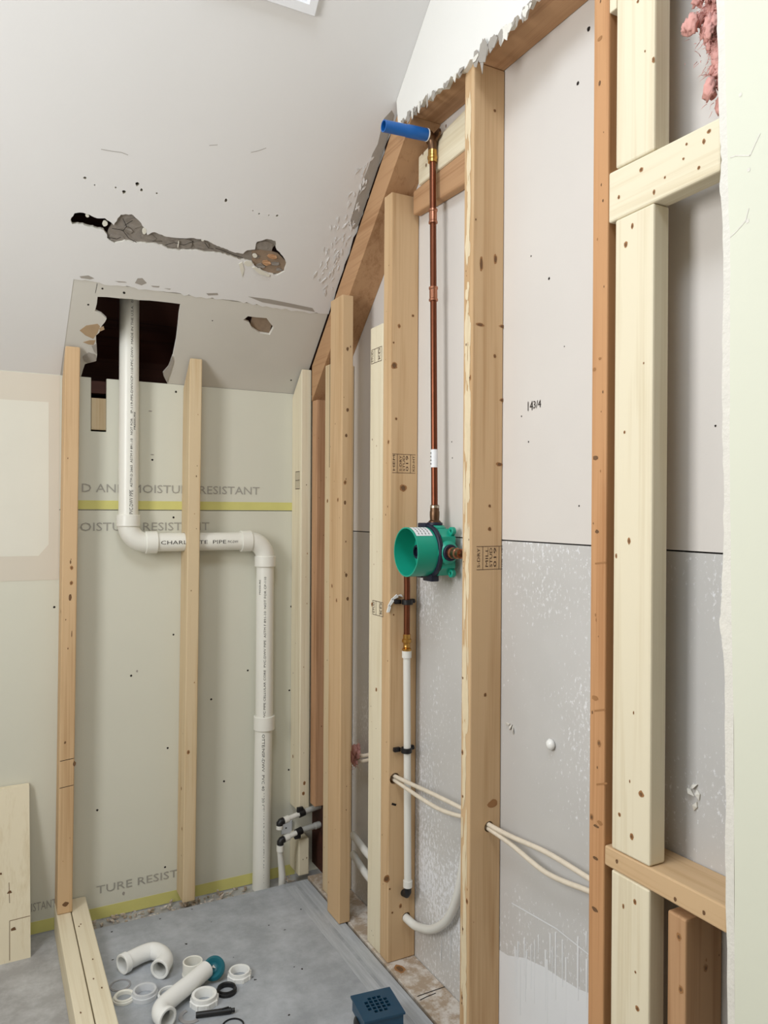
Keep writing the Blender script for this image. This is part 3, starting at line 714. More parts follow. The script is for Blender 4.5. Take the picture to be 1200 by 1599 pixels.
zB0 = W(500, 1259, 1, 2.395).z
stud('stud', XR, 1.045, 2.395, 2.437, zB0, zU(2.437)-.002, 'red_z', 'reddish brown stud beside the corner, cut off at the bottom above the valves', GR, 4, 6)
bm = bmesh.new(); box(bm, 1.047, XD-.001, 2.40, 2.53, .039, zB0+.1)
tag(link('dark_board', bm, ['dark'], origin=(1.06, 2.46, .04)), 'dark red-brown board low in the corner behind the small supply valves', 'framing board')
stud('stud', XR+.002, XD-.001, 2.285, 2.330, .039, zU(2.33)-.002, 'pale_z', 'narrow pale stud edge between the reddish stud and the wider tan furring stud', GR, 8, 0, cut=[((1.055, 2.30, W(552, 1174, 0, 1.055).z), (0, 1, 0), .014, .2), ((1.058, 2.30, W(551, 1303, 0, 1.058).z), (0, 1, 0), .013, .2), ((1.058, 2.30, W(550, 1333, 0, 1.058).z), (0, 1, 0), .013, .2)])
def c2m(bm):
    x = .962
    for u, v in [(543, 545), (543, 640), (541, 680), (539, 785), (541, 898), (543, 935)]: disc(bm, W(u, v, 1, 2.107), NY, UPZ, .004, .006, 1)
    p = W(516, 560, 0, x); q = W(515, 730, 0, x); line_mark(bm, p, q, NX, .003, 3)
stud('stud', .962, .9995, 2.107, 2.198, .039, W(540, 460, 1, 2.107).z, 'tan_z', 'wide tan furring stud with a long crack, left of the dark gap', GR, 12, 8, extra=c2m)
def dm(bm):
    for u, v in [(588, 555), (590, 950)]:
        c = W(u, v, 0, XR)
        for i in range(4): line_mark(bm, c+Vector((0, -.035+.022*i, -.02)), c+Vector((0, -.035+.022*i, .02)), NX, .0015, 4)
        for s in (-1, 1): line_mark(bm, c+Vector((0, -.035, .02*s)), c+Vector((0, .031, .02*s)), NX, .0015, 4)
        for j, t_ in enumerate(('STUD', 'KD')): text(bm, t_, .016, c+Vector((0, .012-.044*j+.006, -.016)), UPZ, Vector((0, 1, 0)), 4, width=.032)
stud('stud', XR, 1.0375, 1.9125, 1.992, .039, W(590, 508, 0, XR).z, 'cream_z', 'cream flat stud with a stamp, stopping short of the sloping plate', GR, 14, 0, extra=dm)
zcab_E = W(617, 1216, 1, 1.864); zpex_E = W(635, 1432, 1, 1.864); zelb_E = W(637, 1402, 1, 1.864)
hE = [(zcab_E, (0, 1, 0), .016, .2), (zpex_E, (0, 1, 0), .0135, .2)]
def em(bm):
    stamp_y(bm, W(631, 724, 1, 1.864), .074, .052, ['HEM', None, 'S-DRY', 'STUD', '019', None, 'KD-HT'])
    for u, v, r in [(616, 571, .010), (630, 762, .011), (619, 654, .004), (615, 535, .003), (645, 493, .004), (604, 1372, .010), (615, 960, .0025), (613, 1425, .003), (609, 1388, .003)]:
        c = W(u, v, 1, 1.864); disc(bm, c, NY, UPZ, r, r, 2); disc(bm, c, NY, UPZ, r*.65, r*.65, 1, off=.0008)
    c = W(612, 1255, 1, 1.864); line_mark(bm, c, c+Vector((.014, 0, -.006)), NY, .006, 3)
stud('stud', XR, XD-.001, 1.864, 1.9105, .039, zU(1.9105)-.003, 'tan_z', 'tan stud left of the green valve box, with stamp and pipe clips', GR, 14, 4, cut=hE, extra=em)
zcab_F = W(764, 1291, 1, 1.465)
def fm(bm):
    for _ in range(95):  # scuff marks that also paint window light onto the room-side face
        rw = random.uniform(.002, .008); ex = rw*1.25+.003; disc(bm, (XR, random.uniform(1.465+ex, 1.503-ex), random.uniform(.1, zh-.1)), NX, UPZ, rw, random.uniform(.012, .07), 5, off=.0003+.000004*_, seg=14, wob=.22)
    stamp_y(bm, W(767, 871, 1, 1.465), .082, .054, ['S-DRY', None, 'MILL', 'STUD', '019', None, 'KD-HT'])
    for u, v, rx, ry in [(752, 412, .005, .018), (774, 405, .005, .012), (773, 173, .004, .004), (750, 507, .012, .004), (786, 510, .012, .004), (773, 556, .004, .005), (785, 625, .008, .004), (780, 725, .009, .005), (765, 790, .004, .004), (765, 826, .005, .005), (795, 1460, .004, .003), (758, 1085, .004, .005), (770, 1255, .015, .010)]:
        c = W(min(u, 791), v, 1, 1.465); disc(bm, c, NY, UPZ, rx, ry, 2); disc(bm, c, NY, UPZ, rx*.6, ry*.7, 1 if rx < .014 else 2, off=.0008)
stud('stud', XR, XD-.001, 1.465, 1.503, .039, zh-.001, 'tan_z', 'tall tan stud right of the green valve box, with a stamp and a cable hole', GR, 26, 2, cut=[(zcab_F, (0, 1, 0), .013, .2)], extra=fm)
def gm(bm):
    for u, v in [(938, 880), (937, 1110), (940, 1225)]: line_mark(bm, W(u-8, v, 0, XR), W(u+9, v-2, 0, XR), NX, .003, 2)
    for u, v, r in [(955, 1102, .010), (950, 500, .004)]: pass
    for v in (60, 130, 560, 577, 715, 830, 1090, 1285, 1290, 1340, 1420): disc(bm, W(932+random.uniform(-4, 6), v, 0, XR), NX, UPZ, random.uniform(.003, .009), random.uniform(.002, .005), random.choice((1, 2)))
stud('stud', XR, XD-.001, 1.034, 1.073, .039, zh-.001, 'orange_z', 'orange-brown stud close left of the cream flat boards, scarred with nail marks', GR, 18, 2, extra=gm)

bY0, bY1 = .927, 1.0155
GC = 'cream flat boards at right'
q = [W(950.5, 271, 0, XR), W(1126, 182, 0, XR), W(1126, 266, 0, XR), W(955, 347, 0, XR)]
def quad_board(name, corners, th, m, label, cat, group, marks=()):
    bm = bmesh.new(); hexa(bm, corners, (th, 0, 0), .0035)
    for u, v, rx, ry in marks: disc(bm, W(u, v, 0, XR), NX, UPZ, rx*.75, ry*.75, 1); disc(bm, W(u, v, 0, XR), NX, UPZ, rx*.35, ry*.4, 2, off=.0007)
    return tag(link(name, bm, [m, 'knotring', 'knot'], origin=corners[-1]), label, cat, group)
top_z = lambda y: q[0].z + (q[1].z-q[0].z)*(y-q[0].y)/(q[1].y-q[0].y)
bot_z = lambda y: q[3].z + (q[2].z-q[3].z)*(y-q[3].y)/(q[2].y-q[3].y)
b_l = [Vector((XR, 1.0325, top_z(1.0325))), Vector((XR, q[1].y, q[1].z)), Vector((XR, q[1].y, bot_z(q[1].y))), Vector((XR, 1.0325, bot_z(1.0325)))]
quad_board('blocking', b_l, .0375, 'cream_y', 'cream horizontal block between the two upper cream boards, ending at the orange stud', 'blocking', 'horizontal blocks at right', [(1002, 265, .006, .005), (1039, 277, .003, .003), (1022, 300, .004, .006), (967, 308, .004, .005), (1100, 221, .004, .006), (1068, 248, .003, .003), (1073, 225, .003, .003), (1108, 205, .005, .004), (1092, 262, .004, .004)])
def flat(z_lo, z_hi, label, marks):
    """flat 2x4 between two heights given as functions of y"""
    c = [Vector((XR, bY1, z_hi(bY1))), Vector((XR, bY0, z_hi(bY0))), Vector((XR, bY0, z_lo(bY0))), Vector((XR, bY1, z_lo(bY1)))]
    return quad_board('flat_board', c, .0375, 'cream_z', label, 'framing board', GC, marks)
flat(lambda y: top_z(y)+.0015, lambda y: zh-.002, 'uppermost cream flat board, standing on the upper horizontal block', [(1021, 93, .004, .007), (997, 2, .004, .004), (1008, 80, .002, .003)])
q2 = [W(946, 1320, 0, XR), W(1136, 1417, 0, XR), W(1136, 1459, 0, XR), W(946, 1351, 0, XR)]
t2 = lambda y: q2[0].z + (q2[1].z-q2[0].z)*(y-q2[0].y)/(q2[1].y-q2[0].y)
u2 = lambda y: q2[3].z + (q2[2].z-q2[3].z)*(y-q2[3].y)/(q2[2].y-q2[3].y)
flat(lambda y: t2(y)+.001, lambda y: bot_z(y)-.0008, 'long middle cream flat board between the upper block and the lower shelf block', [(988, 353, .004, .007), (987, 1306, .006, .008), (1002, 1240, .008, .008), (968, 1272, .004, .005), (963, 868, .003, .006), (983, 845, .005, .008), (984, 1220, .002, .004), (990, 1113, .002, .004), (976, 675, .003, .004), (1006, 567, .002, .003), (978, 382, .006, .008)])
bm = bmesh.new()
ys = [1.0325, q2[1].y]
hexa(bm, [Vector((XR, ys[0], t2(ys[0]))), Vector((XR, ys[1], t2(ys[1]))), Vector((XR, ys[1], u2(ys[1]))), Vector((XR, ys[0], u2(ys[0])))], (.0875, 0, 0), .003)
for u, v in [(964, 1345), (1055, 1404), (1100, 1425)]: disc(bm, W(u, v, 0, XR), NX, UPZ, .003, .004, 1)
tag(link('shelf_block', bm, ['pale_y' if 'pale_y' in M else 'tan_y', 'knot'], origin=(1.04, ys[0], u2(ys[0]))), 'lower tan block laid flat like a shelf across the cream boards', 'blocking', 'horizontal blocks at right')
flat(lambda y: .039, lambda y: u2(y)-.001, 'lowest cream flat board, under the shelf block', [(992, 1408, .005, .007), (974, 1415, .003, .006), (993, 1518, .003, .003), (996, 1575, .006, .006)])
stud('stud', XR+.001, XD-.001, .852, .889, .039, u2(.852)-.016, 'brown_z', 'short stud under the shelf block at right, beside the lowest cream board', GR, 16, 5)
bm = bmesh.new(); pz = W(960, 15, 0, XR).z; box(bm, XR-.0, 1.035, 1.0165, 1.0335, pz, zh-.002, bev=.002)
tag(link('short_block', bm, 'cream_z', origin=(1.0, 1.025, pz)), 'small cream block between the orange stud and the uppermost cream board, at the top', 'blocking', 'horizontal blocks at right')

# blocks behind the shower-head elbow
def back_block(x, pts, m, label, marks, bev):
    c = [W(u, v, 0, x) for u, v in pts]
    c[0].z = min(c[0].z, zU(c[0].y)-.002); c[0].y = min(c[0].y, 1.861); c[3].y = min(c[3].y, 1.861)
    for p in (c[1], c[2]):
        o = c[0] if p is c[1] else c[3]
        p.z = p.z + (1.505-p.y)*(p.z-o.z)/(p.y-o.y); p.y = 1.505
    c[3].y = c[0].y = min(c[0].y, c[3].y)
    bm = bmesh.new(); hexa(bm, c, (XD-.001-x, 0, 0), bev)
    for u, v in marks: disc(bm, W(u, v, 0, x), NX, UPZ, .003, .005, 1)
    return tag(link('blocking', bm, [m, 'knot'], origin=c[3]), label, 'blocking', 'blocks above the valve')
back_block(1.0565, [(653, 232), (731, 165), (731, 228), (653, 290)], 'cream_y', 'cream block high between two studs, behind the brass shower elbow', [(661, 240), (666, 258), (697, 197)], .005)
back_block(1.062, [(645, 299), (731, 230), (731, 283), (645, 336)], 'brown_y', 'brown block directly under the cream block, behind the copper pipe', [], .005)

# ------------------------------------------------------------------ white drain-vent pipe
px1 = W(201, 700, 1, PY).x; px2 = W(413.5, 1000, 1, PY).x
root = empty('drain_pipe', (px2, PY, PAN), 'white plastic drain pipe rising from the floor, stepping sideways and up into the ceiling hole', 'pipe')
Rb = .058
def straight(name, a, b, r=PR): return link(name, T([a, b], r, seg=28, inner=.004), 'pvc', parent=root, smooth='auto')
V = Vector
pa = straight('pipe_length', V((px1, PY, SZ(2.1))), V((px1, PY, hz+Rb+.01)))
pb = straight('pipe_length', V((px1+Rb+.01, PY, hz)), V((px2-Rb-.005, PY, hz)))
zc = W(411, 1128, 1, PY).z
pc = straight('pipe_length', V((px2, PY, hz-Rb-.005)), V((px2, PY, zc)))
pd = straight('pipe_length', V((px2-.002, PY, zc)), V((px2-.008, PY, .002)))
def elbow(c, a, b):
    bm = bmesh.new(); ar = arc(c, a, b, Rb, 10)
    tube(bm, ar, PR+.002, 28)
    # hubs at both mouths; a and b are the arc directions
    A, Bv = Vector(a), Vector(b)
    lathe(bm, ringprof(PR, PR+.006, -.006, .030), V(c)+A*Rb, -Bv, 28); lathe(bm, ringprof(PR, PR+.006, -.006, .030), V(c)+Bv*Rb, -A, 28)
    normals(bm)
    return link('elbow', bm, 'pvc', parent=root, smooth='auto')
elbow((px1+Rb, PY, hz+Rb), (-1, 0, 0), (0, 0, -1))
elbow((px2-Rb, PY, hz-Rb), (1, 0, 0), (0, 0, 1))
bm = bmesh.new(); lathe(bm, ringprof(PR-.001, PR+.006, -.024, .024, .002), (px2, PY, zc), UPZ, 28); normals(bm)
link('coupling', bm, 'pvc', parent=root, smooth='auto')
def pipe_text(parent, s, size, start, xd, yd, length):
    bm = bmesh.new(); text(bm, s, size, start, xd, yd, 0, width=length, wrap=PR)
    return link('printed_text', bm, 'ink', parent=parent)
fa = Vector((.12, -1, 0)).normalized()
yd = UPZ.cross(Vector((-.12, 1, 0)))                           # tops of the letters to the left
yd = Vector((-1, -.12, 0)).normalized()
z0 = W(207, 803, 1, PY).z
pipe_text(pa, 'PVC-DWV PIPE', .016, V((px1, PY, z0)), UPZ, yd, .075)
pipe_text(pa, 'ASTM D 2665  ASTM F 891-10   NOT FOR', .010, V((px1, PY, z0+.085)), UPZ, yd, W(207, 655, 1, PY).z-z0-.085)
z1_ = W(207, 650, 1, PY).z
pipe_text(pa, 'PRESSURE', .009, V((px1, PY, z1_-.045)), UPZ, Vector((-.93, -.45, 0)).normalized(), .055)
pipe_text(pa, 'IP-119-PPS-DWV/CP-110-PPC-DWV  MADE IN THE U.S.A.  07-14-22', .010, V((px1, PY, z1_+.005)), UPZ, yd, W(207, 470, 1, PY).z-z1_+.03)
xs_ = W(248, 842, 1, PY).x
pipe_text(pb, 'CHARLOTTE  PIPE', .017, V((xs_, PY, hz)), X, UPZ, W(349, 842, 1, PY).x-xs_)
pipe_text(pb, 'PVC-DWV', .012, V((W(352, 842, 1, PY).x, PY, hz)), X, UPZ, .035)
zt0 = W(418, 900, 1, PY).z; zt1 = W(418, 1118, 1, PY).z
yr = Vector((-.95, .3, 0)).normalized()
pipe_text(pc, 'PVC PIPE CELLULAR CORE  PVC-DWV PIPE  ASTM F 891-10  NOT FOR CP-110', .010, V((px2, PY, zt1)), UPZ, yr, zt0-zt1)
pipe_text(pc, 'PRESSURE', .009, V((px2, PY, zt0-.06)), UPZ, Vector((-.6, .8, 0)).normalized(), .05)
zb0 = W(415, 1142, 1, PY).z; zb1 = W(405, 1385, 1, PY).z
pipe_text(pd, 'OTTE/NSF-DWV  PVC 40 1120 CELLULAR CORE ASTM F 891  Made in', .013, V((px2-.003, PY, zb0)), -UPZ, -yr, zb0-zb1)

# ------------------------------------------------------------------ shower valve and its pipework
VX0 = 1.069
fr = W(634, 862, 0, .957); VY, VZ = fr.y-.0, fr.z
root = empty('shower_valve', (VX0, VY, VZ), 'green round shower valve box with a navy flange between two studs', 'valve')
yx, zx = Vector((0, -1, 0)), UPZ
VB = V((VX0, VY, VZ))
bm = bmesh.new()
r_ = .0635
lathe(bm, [(.0, .052), (.0605, .052), (.0605, .112), (r_, .112), (r_, .052), (r_, .046), (0, .046)], VB, NX, 48, xy=(yx, zx)); normals(bm)
ring = link('trim_ring', bm, 'green', parent=root, smooth='auto')
bm = bmesh.new()
lathe(bm, [(0, .0525), (.020, .0525), (.018, .080), (.012, .082), (.012, .074), (0, .074)], VB, NX, 24)
normals(bm); link('cartridge_port', bm, 'navy', parent=root, smooth='auto')
for a in range(4):
    t = math.pi/4+a*math.pi/2; c = VB + yx*math.cos(t)*.042 + zx*math.sin(t)*.042
    bm = bmesh.new(); lathe(bm, [(0, .0515), (.004, .0515), (.004, .055), (0, .055)], c, NX, 10)
    link('cover_screw', normals(bm), 'solder', parent=root)
bm = bmesh.new(); lathe(bm, ringprof(.060, .0705, .0405, .053), VB, NX, 48); normals(bm)
for sy, sz, w_, h_ in ((-.5, 1, .020, .012), (.35, -1, .022, .014), (-.9, -.95, .016, .010)):
    c = VB + NX*.044 + yx*sy*.035 + zx*sz*.066
    box(bm, c.x-.012, c.x+.012, c.y-w_, c.y+w_, c.z-h_*.7, c.z+h_*.7, bev=.003)
link('flange', bm, 'navy', parent=root, smooth='auto')
bm = bmesh.new()
hw = .060
oct_ = [(-hw, -hw+.02), (-hw+.012, -hw+.012), (-hw+.02, -hw), (hw-.02, -hw), (hw-.012, -hw+.012), (hw, -hw+.02), (hw, hw-.02), (hw-.012, hw-.012), (hw-.02, hw), (-hw+.02, hw), (-hw+.012, hw-.012), (-hw, hw-.02)]
prism(bm, [VB + yx*a + zx*b for a, b in oct_], NX, .040)
for a, b in ((1, 1), (1, -1), (-1, 1), (-1, -1)):
    lathe(bm, ringprof(.004, .011, 0, .012), VB + yx*a*(hw-.006) + zx*b*(hw-.006), NX, 16)
lathe(bm, [(0, 0), (.030, 0), (.030, .012), (.022, .020), (0, .020)], VB + NX*.024 + yx*(hw-.008), yx, 24)
lathe(bm, [(0, 0), (.028, 0), (.028, .010), (.022, .016), (0, .016)], VB + NX*.024 + zx*(hw-.008), zx, 24)
lathe(bm, [(0, 0), (.030, 0), (.030, .010), (.022, .016), (0, .016)], VB + NX*.024 - yx*(hw-.008), -yx, 24)
normals(bm); link('valve_body', bm, 'green', parent=root, smooth='auto')
for c, d in ((VB + NX*.024 + yx*(hw+.006), yx), (VB + NX*.026 + zx*(hw+.004), zx)):
    bm = bmesh.new(); lathe(bm, ringprof(.012, .021, .004, .012), c, d, 24)
    link('port_gasket', normals(bm), 'navy', parent=root, smooth='auto')
bm = bmesh.new()
prev = None
for i in range(7):
    t = math.radians(42 + i*6.5); row = [bm.verts.new(VB + NX*h_ + (yx*math.cos(t)+zx*math.sin(t))*(r_+.0006)) for h_ in (.060, .108)]
    if prev: bm.faces.new((prev[0], row[0], row[1], prev[1]))
    prev = row
lb = link('sticker', normals(bm), 'label', parent=root)
bm = bmesh.new()
for k in range(4):
    for i in range(4):
        t = math.radians(46+i*8.5); t3 = math.radians(46+i*8.5+6)
        f = [VB + NX*h_ + (yx*math.cos(tt)+zx*math.sin(tt))*(r_+.001) for tt, h_ in ((t, .068+.01*k), (t3, .068+.01*k), (t3, .070+.01*k), (t, .070+.01*k))]
        bm.faces.new([bm.verts.new(p) for p in f])
link('sticker_print', bm, 'ink', parent=lb)

# outlet through the right-hand stud
root = empty('copper_outlet', VB + NX*.024 + yx*.075, 'short copper stub with ridged fitting on the right side of the green valve', 'pipe fitting')
o_ = VB + NX*.024 + yx*(hw+.012)
bm = bmesh.new(); lathe(bm, [(0, 0), (.0145, 0), (.0145, .012), (.0115, .014), (.0115, .019), (.014, .020), (.014, .034), (.0115, .036), (.0115, .042), (.0125, .043), (.0125, .050), (.009, .052), (0, .052)], o_, yx, 24); normals(bm)
link('threaded_adapter', bm, 'copperhi', parent=root, smooth='auto')
ye = o_.y - 1.5045
link('copper_pipe', T([o_ + yx*.05, o_ + yx*ye], .0085), 'copper', parent=root, smooth='auto')

# riser to the shower head
rx = VX0-.026
rt = W(676, 215, 0, rx)
root = empty('shower_riser', (rx, VY, VZ+hw), 'tall copper riser from the green valve up to the brass elbow with a blue stub', 'pipe')
top_y = rt.y
zb_ = VZ+hw+.012; zt_ = rt.z
pth = lambda t: V((rx, VY + (top_y-VY)*t, zb_ + (zt_-zb_)*t))
def at_v(v):
    z = W(679, v, 0, rx).z; return (z-zb_)/(zt_-zb_)
link('copper_pipe', T([pth(.02), pth(.97)], .0086), 'copper', parent=root, smooth='auto')
for v0, v1 in ((325, 348), (447, 470)):
    a, b = pth(at_v(v1)), pth(at_v(v0)); d = (b-a).normalized(); L_ = (b-a).length
    bm = bmesh.new(); lathe(bm, [(.0086, 0), (.0120, .001), (.0120, .006), (.0105, .008), (.0105, L_-.008), (.0120, L_-.006), (.0120, L_-.001), (.0086, L_)], a, d, 20)
    link('coupling', normals(bm), 'copperhi', parent=root, smooth='auto')
a, b = pth(at_v(730)), pth(at_v(702))
bm = bmesh.new(); lathe(bm, [(.009, 0), (.0095, 0), (.0095, (b-a).length), (.009, (b-a).length)], a, (b-a), 20)
lb = link('pipe_sticker', normals(bm), 'label', parent=root, smooth='auto')
bm = bmesh.new()
for k in range(4):
    c = a.lerp(b, .2+.2*k); line_mark(bm, c + V((-.0101, .002, 0)), c + V((-.0101, -.002, 0)), NX, .003, 0)
link('sticker_print', bm, 'ink', parent=lb)
bm = bmesh.new(); lathe(bm, [(0, 0), (.0165, 0), (.0165, .014), (.012, .018), (.0128, .030), (.0128, .040), (.0118, .042), (.0118, .056), (.009, .058), (0, .058)], V((rx, VY, zb_-.008)), UPZ, 20)
link('male_adapter', normals(bm), 'bronze', parent=root, smooth='auto')
bm = bmesh.new(); lathe(bm, ringprof(.0085, .0122, .049, .056), V((rx, VY, zb_-.008)), UPZ, 20); link('solder_ring', normals(bm), 'solder', parent=root, smooth='auto')
tp = V((rx, top_y, zt_))
bm = bmesh.new(); lathe(bm, [(0, -.066), (.0120, -.066), (.0120, -.058), (.0135, -.056), (.0135, -.050), (.0118, -.048), (.0118, -.034), (.0095, -.034)], tp, UPZ, 20)
link('brass_adapter', normals(bm), 'brass', parent=root, smooth='auto')
bm = bmesh.new()
tube(bm, [tp - UPZ*.034, tp - UPZ*.012, tp - UPZ*.003 + NX*.004, tp + UPZ*.003 + NX*.012, tp + UPZ*.004 + NX*.022], [.0115, .0125, .0135, .0135, .0135], 20)
for s in (-1, 1): prism(bm, [tp + yx*s*.008 + UPZ*.010, tp + yx*s*.030 + UPZ*.012, tp + yx*s*.034 + UPZ*.002, tp + yx*s*.028 - UPZ*.006, tp + yx*s*.008 - UPZ*.014], X, .006)
link('drop_ear_elbow', normals(bm), 'bronze', parent=root, smooth='auto')
be = W(597, 196, 1, top_y); bd = (be - (tp + UPZ*.004)).normalized(); L_ = (be-tp).length
nb = tp + UPZ*.004 + bd*.016
bm = bmesh.new(); lathe(bm, ringprof(.008, .0165, 0, .004), nb, bd, 20); link('thread_tape', normals(bm), 'fit', parent=root, smooth='auto')
bm = bmesh.new(); lathe(bm, [(.0, .004), (.0160, .004), (.0160, .062), (.0150, .064), (.0150, L_-.02), (.0122, L_-.02), (.0122, L_-.05), (0, L_-.05)], nb, bd, 24)
link('blue_test_nipple', normals(bm), 'blue', parent=root, smooth='auto')

# supply down the stud
sx_ = W(636, 1100, 1, 1.842).x
root = empty('supply_line', (sx_, 1.842, W(637, 1400, 1, 1.842).z), 'supply line under the green valve, copper above and white plastic below, clipped to the stud', 'pipe')
zz = lambda v: W(636, v, 1, 1.842).z
SY = 1.842
lin_ = VB + NX*.024 - yx*(hw+.008)
xb_ = W(637, 1380, 1, SY).x
bm = bmesh.new()
tube(bm, [lin_ + yx*.003, V((VX0-.024, SY-.012, VZ)), V((VX0-.028, SY, VZ-.014)), V((sx_-.002, SY, zz(915))), V((sx_-.002, SY, zz(1000)))], .0088, 16)
link('copper_pipe', bm, 'copper', parent=root, smooth='auto')
bm = bmesh.new(); zt_ = zz(1016); lathe(bm, [(0, 0), (.013, 0), (.013, .006), (.009, .008), (.0105, .012), (.009, .016), (.0105, .022), (.0135, .024), (.0135, .032), (.0105, .034), (.0105, .046), (0, .046)], V((sx_-.002, SY, zt_)), UPZ, 20)
link('brass_fitting', normals(bm), 'brass', parent=root, smooth='auto')
bm = bmesh.new(); lathe(bm, [(0, 0), (.0135, 0), (.0135, .019), (0, .019)], V((sx_-.002, SY, zt_-.019)), UPZ, 20)
link('expansion_ring', normals(bm), 'pex', parent=root, smooth='auto')
zl_ = zz(1385)
link('white_tube', T([V((sx_-.002, SY, zt_-.01)), V((sx_+.001, SY, zz(1150))), V((xb_, SY, zl_))], .0102), 'pex', parent=root, smooth='auto')
bm = bmesh.new(); lathe(bm, [(0, 0), (.0128, 0), (.0128, .018), (0, .018)], V((xb_, SY, zl_)), UPZ, 20); link('expansion_ring', normals(bm), 'pex', parent=root, smooth='auto')
bm = bmesh.new(); tube(bm, [V((xb_, SY, zl_+.001)), V((xb_, SY, zl_-.014)), V((xb_, SY+.006, zl_-.023)), V((xb_, SY+.0215, zl_-.026))], .0105, 16)
link('black_elbow', bm, 'black', parent=root, smooth='auto')
GC2 = 'pipe clips on the stud'
for v, lab in ((940, 'black pipe clip on the stud just under the green valve'), (1171, 'black pipe clip on the stud above the twin white cables')):
    c = V((sx_-.001, SY, zz(v))); bm = bmesh.new()
    lathe(bm, ringprof(.0112, .0155, -.007, .007), c, UPZ, 20)
    for s in (-1, 1): box(bm, c.x+s*.022-.010, c.x+s*.022+.010, 1.852, 1.8635, c.z-.006, c.z+.006, bev=.002)
    for s in (-1, 1): lathe(bm, [(0, 0), (.004, 0), (.004, .004), (0, .004)], V((c.x+s*.026, 1.852, c.z)), NY, 10)
    tag(link('pipe_clip', normals(bm), 'black', origin=c, smooth='auto'), lab, 'pipe clip', GC2)
bm = bmesh.new()                                              # a strip of torn tape by the top clip
c = [W(u, v, 1, 1.862) for u, v in [(606, 956), (608, 946), (613, 936), (620, 930), (627, 930)]]
for a, b in zip(c, c[1:]): prism(bm, [a - V((.005, 0, 0)), b - V((.002, 0, -.004)), b + V((.004, 0, -.004)), a + V((.003, 0, 0))], NY, .004)
tag(link('foam_scrap', bm, 'fit', origin=c[0]), 'scrap of white foam tape beside the upper black clip on the stud', 'tape scrap')

# ------------------------------------------------------------------ cables and tubes inside the wall
GCb = 'white electrical cables'
cE, cF = zcab_E, zcab_F
for dz, sag, lab in ((.006, -.004, 'upper of the two white electrical cables through the studs'), (-.006, .022, 'lower, more sagging white electrical cable through the studs')):
    s0 = W(553, 1172 - dz*400, 0, 1.055); s0b = W(565, 1184-dz*700, 0, 1.055)
    far = W(921, 1372 if dz > 0 else 1392, 0, 1.062)
    pts = [s0, s0b, V((1.05, 2.0, cE.z+.022+dz)), cE + V((0, .07, dz+.004)), cE + V((.002, 0, dz)), cE.lerp(cF, .5) + V((0, 0, dz*1.5-sag*.5)), cF + V((0, .06, dz)), cF + V((0, 0, dz*.8)), cF.lerp(far, .25) + V((0, 0, dz*.5-sag*.2)), cF.lerp(far, .62) + V((0, 0, dz-sag*.6)), far]
    end = far + (far-pts[-2]).normalized()*.12; pts.append(V((1.062, max(end.y, 1.075), far.z+(end.z-far.z)*.4)))
    bm = T(smooth_path(pts, 8), .0056, seg=12)
    tag(link('electrical_cable', bm, 'sheath', origin=s0, smooth='auto'), lab, 'cable', GCb)
pE = zpex_E
def loopP(u, v): return W(u, v, 0, 1.068)
pts = [W(551, 1333, 0, 1.058) , W(577, 1371, 0, 1.058), V((pE.x, 1.95, pE.z+.012)), pE + V((0, .03, 0)), pE + V((0, -.01, -.003)), loopP(652, 1447), loopP(675, 1451), loopP(698, 1437), loopP(713, 1405), loopP(722, 1365), loopP(729, 1310), loopP(731, 1270)]
pts[-1].x = 1.072
tag(link('supply_tube', T(smooth_path(pts, 8), .0114, seg=16), 'pex', origin=pE, smooth='auto'), 'white supply tube looping out of a stud near the floor', 'tube', 'white supply tubes')
pts = [W(551, 1303, 0, 1.058), W(577, 1336, 0, 1.058), V((1.058, 1.935, zelb_E.z+.02)), V((xb_, 1.914, zl_-.026))]
tag(link('supply_tube', T(smooth_path(pts, 8), .0114, seg=16), 'pex', origin=pts[0], smooth='auto'), 'upper of the two white supply tubes crossing the dark gap', 'tube', 'white supply tubes')
def tuft(name, centre, spread, n, label, cat, seed):
    random.seed(seed); bm = bmesh.new()
    for _ in range(n):
        c = Vector(centre) + V([random.gauss(0, s) for s in spread]); r = random.uniform(.005, .012); o_ = V((random.random()*9, random.random()*9, random.random()*9))
        ret = bmesh.ops.create_icosphere(bm, subdivisions=3, radius=1.0)
        for v in ret['verts']:
            k = r*(1 + .55*noise.noise(v.co*2.2+o_) + .35*noise.noise(v.co*6+o_)); v.co = V((v.co.x*k*.7, v.co.y*k, v.co.z*k*1.5)) + c
    for _ in range(n*9):
        c = Vector(centre) + V([random.gauss(0, s*1.15) for s in spread]); d = V((random.uniform(-.6, .4), random.uniform(-.3, 1), random.uniform(-1, .5))).normalized()
        k = random.uniform(.006, .016); e = V((random.uniform(-.3, .3), random.uniform(-.3, .3), random.uniform(-.3, .3)))
        tube(bm, [c, c + d*k*.5 + e*k*.4, c + d*k], [.0006, .0005, .0001], 4)
    return tag(link(name, bm, 'pink', origin=centre, smooth=True), label, cat, kind='stuff')
tuft('insulation', W(1112, 20, 0, 1.045), (.010, .014, .03), 34, 'pink fibreglass insulation sticking out behind the sage panel at the top right', 'insulation', 5)
tuft('insulation', W(1119, 95, 0, 1.040), (.006, .006, .03), 12, 'thin wisps of pink insulation hanging along the broken panel edge', 'insulation', 8)
tuft('insulation', W(553, 1183, 0, 1.045), (.006, .008, .016), 12, 'small pink insulation tuft around the cables in the dark gap', 'insulation', 6)
random.seed(21)

